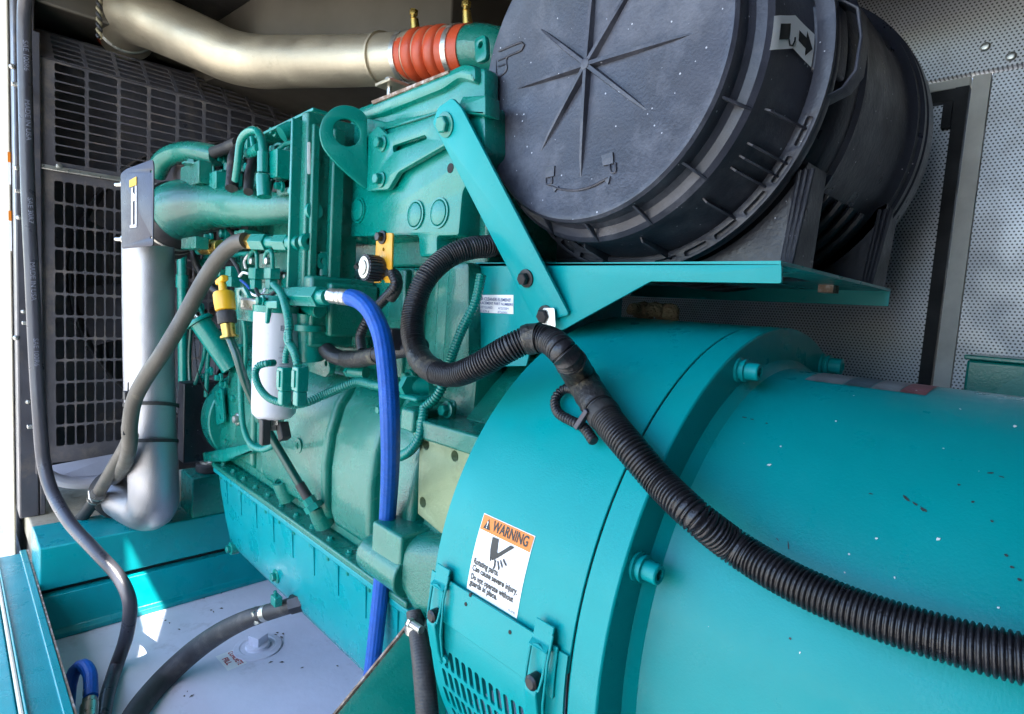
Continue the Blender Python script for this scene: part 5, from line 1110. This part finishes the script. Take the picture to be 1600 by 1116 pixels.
wire('thin teal loom curling under the machined pad behind the blue hose', [(663, 637, .51), (660, 660, .50), (655, 685, .495), (640, 705, .49), (624, 714, .49)], .0078)
wire('thin teal loom falling past the filter to the twin connectors', [(428, 445, .43), (440, 460, .42), (448, 485, .405), (452, 510, .40), (450, 530, .395), (460, 550, .39), (466, 572, .39)], .0072)
wire('thin teal branch to the left connector beside the filter', [(452, 520, .395), (452, 535, .39), (447, 552, .388), (446, 568, .388)], .0052)
o = hose('wire_loom', 'loom', hpx([(302, 392, .47), (306, 410, .47), (316, 430, .47), (330, 448, .46), (345, 460, .46)]), r=.009, n=12, corr=(.005, .0014), step=.004); tag(o, 'thin black loom under the intake pipe behind the grey hose', 'wire', 'thin painted wire looms')
for px, py, lab_ in ((445, 592, 'left of two teal plug connectors hanging before the white filter'), (469, 592, 'right of two teal plug connectors hanging before the white filter')):
    t = thing('plug_connector', lab_, 'connector', A(px, py + 20, y=.385), 'plug connectors by the filter')
    c_ = A(px, py, y=.385); MB().obox(c_, X_, Y_, Z_, .0105, .009, .019).build('body', 'teal_paint', t, bevel=.002)
    MB().obox(c_ + Vector((.001, 0, -.030)), X_, Y_, Z_, .0085, .008, .0115).build('latch_half', 'teal_paint', t, bevel=.002)
    MB().obox(c_ + Vector((-.002, -.0095, .0)), X_, Y_, Z_, .005, .0015, .013).build('lock_tab', 'teal_paint', t, bevel=.0006)
t = thing('sensor_plug', 'small black plug on the cable below the white filter', 'connector', A(440, 680, y=.44)); MB().obox(A(443, 674, y=.44), Vector((.85, 0, .5)).normalized(), Y_, Vector((-.5, 0, .85)).normalized(), .010, .009, .016).build('body', 'rubber', t, bevel=.002)
# small coloured wires at the control block
t = thing('lead_wires', 'small white and blue leads at the fuel control block', 'wire', A(380, 440, y=.45))
for m_, ps in (('label_white', [(374, 432, .45), (380, 426, .445), (388, 428, .447)]), ('blue_hose', [(376, 438, .448), (384, 444, .444), (390, 452, .447)]), ('label_white', [(388, 456, .45), (400, 462, .44), (412, 458, .44), (414, 452, .445)]), ('label_white', [(384, 420, .452), (382, 408, .452), (388, 398, .455)])):
    hose('lead', m_, hpx(ps), r=.0028, parent=t, n=8, step=.004)
# black control box in the gap beside the engine front
t = thing('black_box', 'flat black rectangular box between the silver pipe and engine', 'box', A(310, 720, x=-1.72))
a = A(288, 600, x=-1.74); b_ = A(342, 718, x=-1.74); MB().box(-1.80, -1.74, a.y, b_.y, b_.z, a.z).build('case', 'black_plastic', t, bevel=.004)
# teal water pipe behind the silver pipe top
t = thing('coolant_pipe', 'large teal coolant elbow above the intake behind the shield', 'pipe', A(285, 270, y=.62))
q = [A(244, 272, y=.43), A(256, 250, y=.44), A(278, 239, y=.46), A(305, 237, y=.48), (A(340, 244, y=.51))]
hose('elbow', 'teal_cast', q, r=.026, parent=t, n=24)
t = thing('rising_pipe', 'thin bright teal pipe standing behind the vertical silver pipe', 'pipe', A(286, 600, y=.52))
MB().cyl(A(284, 380, y=.52), A(287, 640, y=.52), .014, .014, 18).build('pipe', 'teal_paint', t)
MB().lathe(A(285, 440, y=.52), Z_, [(.018, -.02), (.018, .02)], 20).build('joint', 'teal_paint', t)
# twisted cable hanging at the top left
t = thing('hanging_cable', 'thin black and yellow twisted cable hanging at the top left', 'cable', A(155, 60, x=-2.05))
for k, m_ in ((0, 'rubber'), (math.pi, 'rope')):
    b = MB(); pa = []
    for i in range(40):
        c_ = A(155, -25 + 85 * i / 39, x=-2.04); pa.append((c_ + Vector((math.cos(i * .8 + k), math.sin(i * .8 + k), 0)) * .0045, .0042))
    b.tube(pa, 8); b.build('strand', m_, t)
# extra fuel lines, leads and small fittings that crowd the near side of the head
t = eng
for ps, r_, m_ in (([(345, 300, .47), (350, 280, .48), (362, 262, .50), (380, 250, .52)], .0045, 'teal_paint'), ([(420, 300, .48), (424, 284, .49), (436, 270, .50), (452, 262, .52)], .006, 'dark_green'),
                   ([(388, 300, .47), (390, 270, .49), (396, 245, .51), (400, 225, .53)], .010, 'rubber'), ([(432, 238, .49), (445, 226, .50), (462, 222, .51)], .005, 'teal_paint'),
                   ([(350, 395, .47), (362, 405, .465), (372, 420, .46), (376, 432, .46)], .004, 'rubber'), ([(400, 452, .44), (406, 462, .43), (422, 462, .425), (434, 452, .43)], .0038, 'rubber'),
                   ([(340, 410, .48), (352, 402, .48), (372, 398, .48), (392, 396, .47)], .005, 'teal_paint'), ([(470, 500, .47), (500, 508, .50), (520, 530, .53)], .005, 'teal_paint'),
                   ([(305, 600, .49), (318, 560, .49), (322, 520, .49)], .005, 'teal_paint'), ([(322, 620, .50), (324, 580, .50), (326, 545, .50)], .006, 'teal_paint')):
    hose('pipe_run', m_, hpx(ps), r=r_, parent=eng, n=10, step=.006)
for px, py, y, r_ in ((350, 250, .52, .007), (392, 262, .50, .009), (440, 292, .49, .008), (455, 250, .51, .007), (462, 300, .49, .007), (520, 420, .53, .009), (535, 395, .55, .008), (330, 580, .50, .008), (345, 590, .50, .008), (352, 600, .51, .007), (538, 560, .57, .008), (640, 590, .57, .010), (672, 640, .56, .009), (600, 640, .53, .007), (700, 640, .54, .009)):
    b = MB(); b.bolt(A(px, py, y=y), NY, r_, .014); b.build('bolt', 'teal_paint', eng)
boxpx('bracket_block', 'teal_cast', (395, 255), (412, 290), .51, .06, bev=.003); boxpx('bracket_block', 'teal_cast', (432, 285), (462, 300), .50, .06, bev=.003); boxpx('bracket_block', 'seal', (386, 245), (404, 285), .54, .03); boxpx('bracket_block', 'seal', (424, 282), (460, 292), .50, .02)
boxpx('bracket_block', 'teal_cast', (318, 300), (360, 312), .49, .08, bev=.003)
for k in range(6):                             # injector clamps, nuts and return lines along the head
    px = 330 + k * 24; py = 262 - k * 7.5
    b = MB(); q = A(px, py + 22, y=.525); b.lathe(q, Z_, [(.012, 0), (.012, .014), (.008, .016), (.008, .034), (.0055, .036)], 6); b.build('injector_nut', 'teal_paint', eng)
    hose('return_line', 'dark_green' if k % 2 else 'teal_paint', [A(px, py + 12, y=.525), A(px + 4, py - 4, y=.53), A(px + 14, py - 6, y=.54), A(px + 20, py + 8, y=.545)], r=.0042, parent=eng, n=8, step=.004)
for k, (px, py, y) in enumerate(((338, 345, .50), (356, 380, .49), (352, 366, .50), (372, 366, .50), (330, 372, .47), (316, 412, .49), (334, 426, .49), (322, 446, .50), (470, 420, .50), (456, 452, .48), (470, 520, .49), (512, 470, .54), (524, 500, .56), (508, 448, .52), (300, 480, .52), (330, 520, .52), (318, 590, .52), (360, 600, .53), (390, 610, .53), (372, 622, .53))):
    if k % 3 == 0: boxpx('small_block', 'teal_cast', (px - 7, py - 6), (px + 8, py + 8), y, .05, bev=.003)
    elif k % 3 == 1: b = MB(); b.bolt(A(px, py, y=y), NY, .0085, .016); b.build('bolt', 'teal_paint', eng)
    else: b = MB(); b.lathe(A(px, py, y=y), NY, [(.013, -.03), (.013, .002), (.010, .004), (.010, .012), (.006, .014), (0, .014)], 14); b.build('plug', 'teal_paint', eng)
for ps, r_, m_ in (([(300, 398, .49), (308, 420, .485), (324, 440, .48), (338, 452, .475)], .0075, 'loom'), ([(352, 352, .51), (366, 372, .50), (360, 395, .50), (348, 412, .50)], .005, 'rubber'), ([(468, 395, .49), (462, 412, .48), (452, 424, .475)], .0045, 'dark_green'), ([(520, 452, .55), (536, 470, .56), (552, 490, .57), (560, 512, .57)], .006, 'rubber'), ([(360, 455, .47), (380, 500, .48), (384, 545, .49), (380, 600, .50)], .0055, 'teal_paint'), ([(300, 500, .53), (296, 560, .53), (300, 620, .53), (312, 660, .53)], .006, 'dark_green')):
    hose('pipe_run', m_, hpx(ps), r=r_, parent=eng, n=10, step=.006)
plate('side_bracket', 'teal_paint', eng, [(318, 394), (346, 392), (348, 404), (330, 408), (326, 446), (316, 448)], .004, y=.50, fil=.003)
plate('side_bracket', 'teal_cast', eng, [(520, 512), (548, 500), (566, 540), (556, 580), (530, 560)], .02, y=.575, bevel=.003, holes=[(548, 530, .006)])
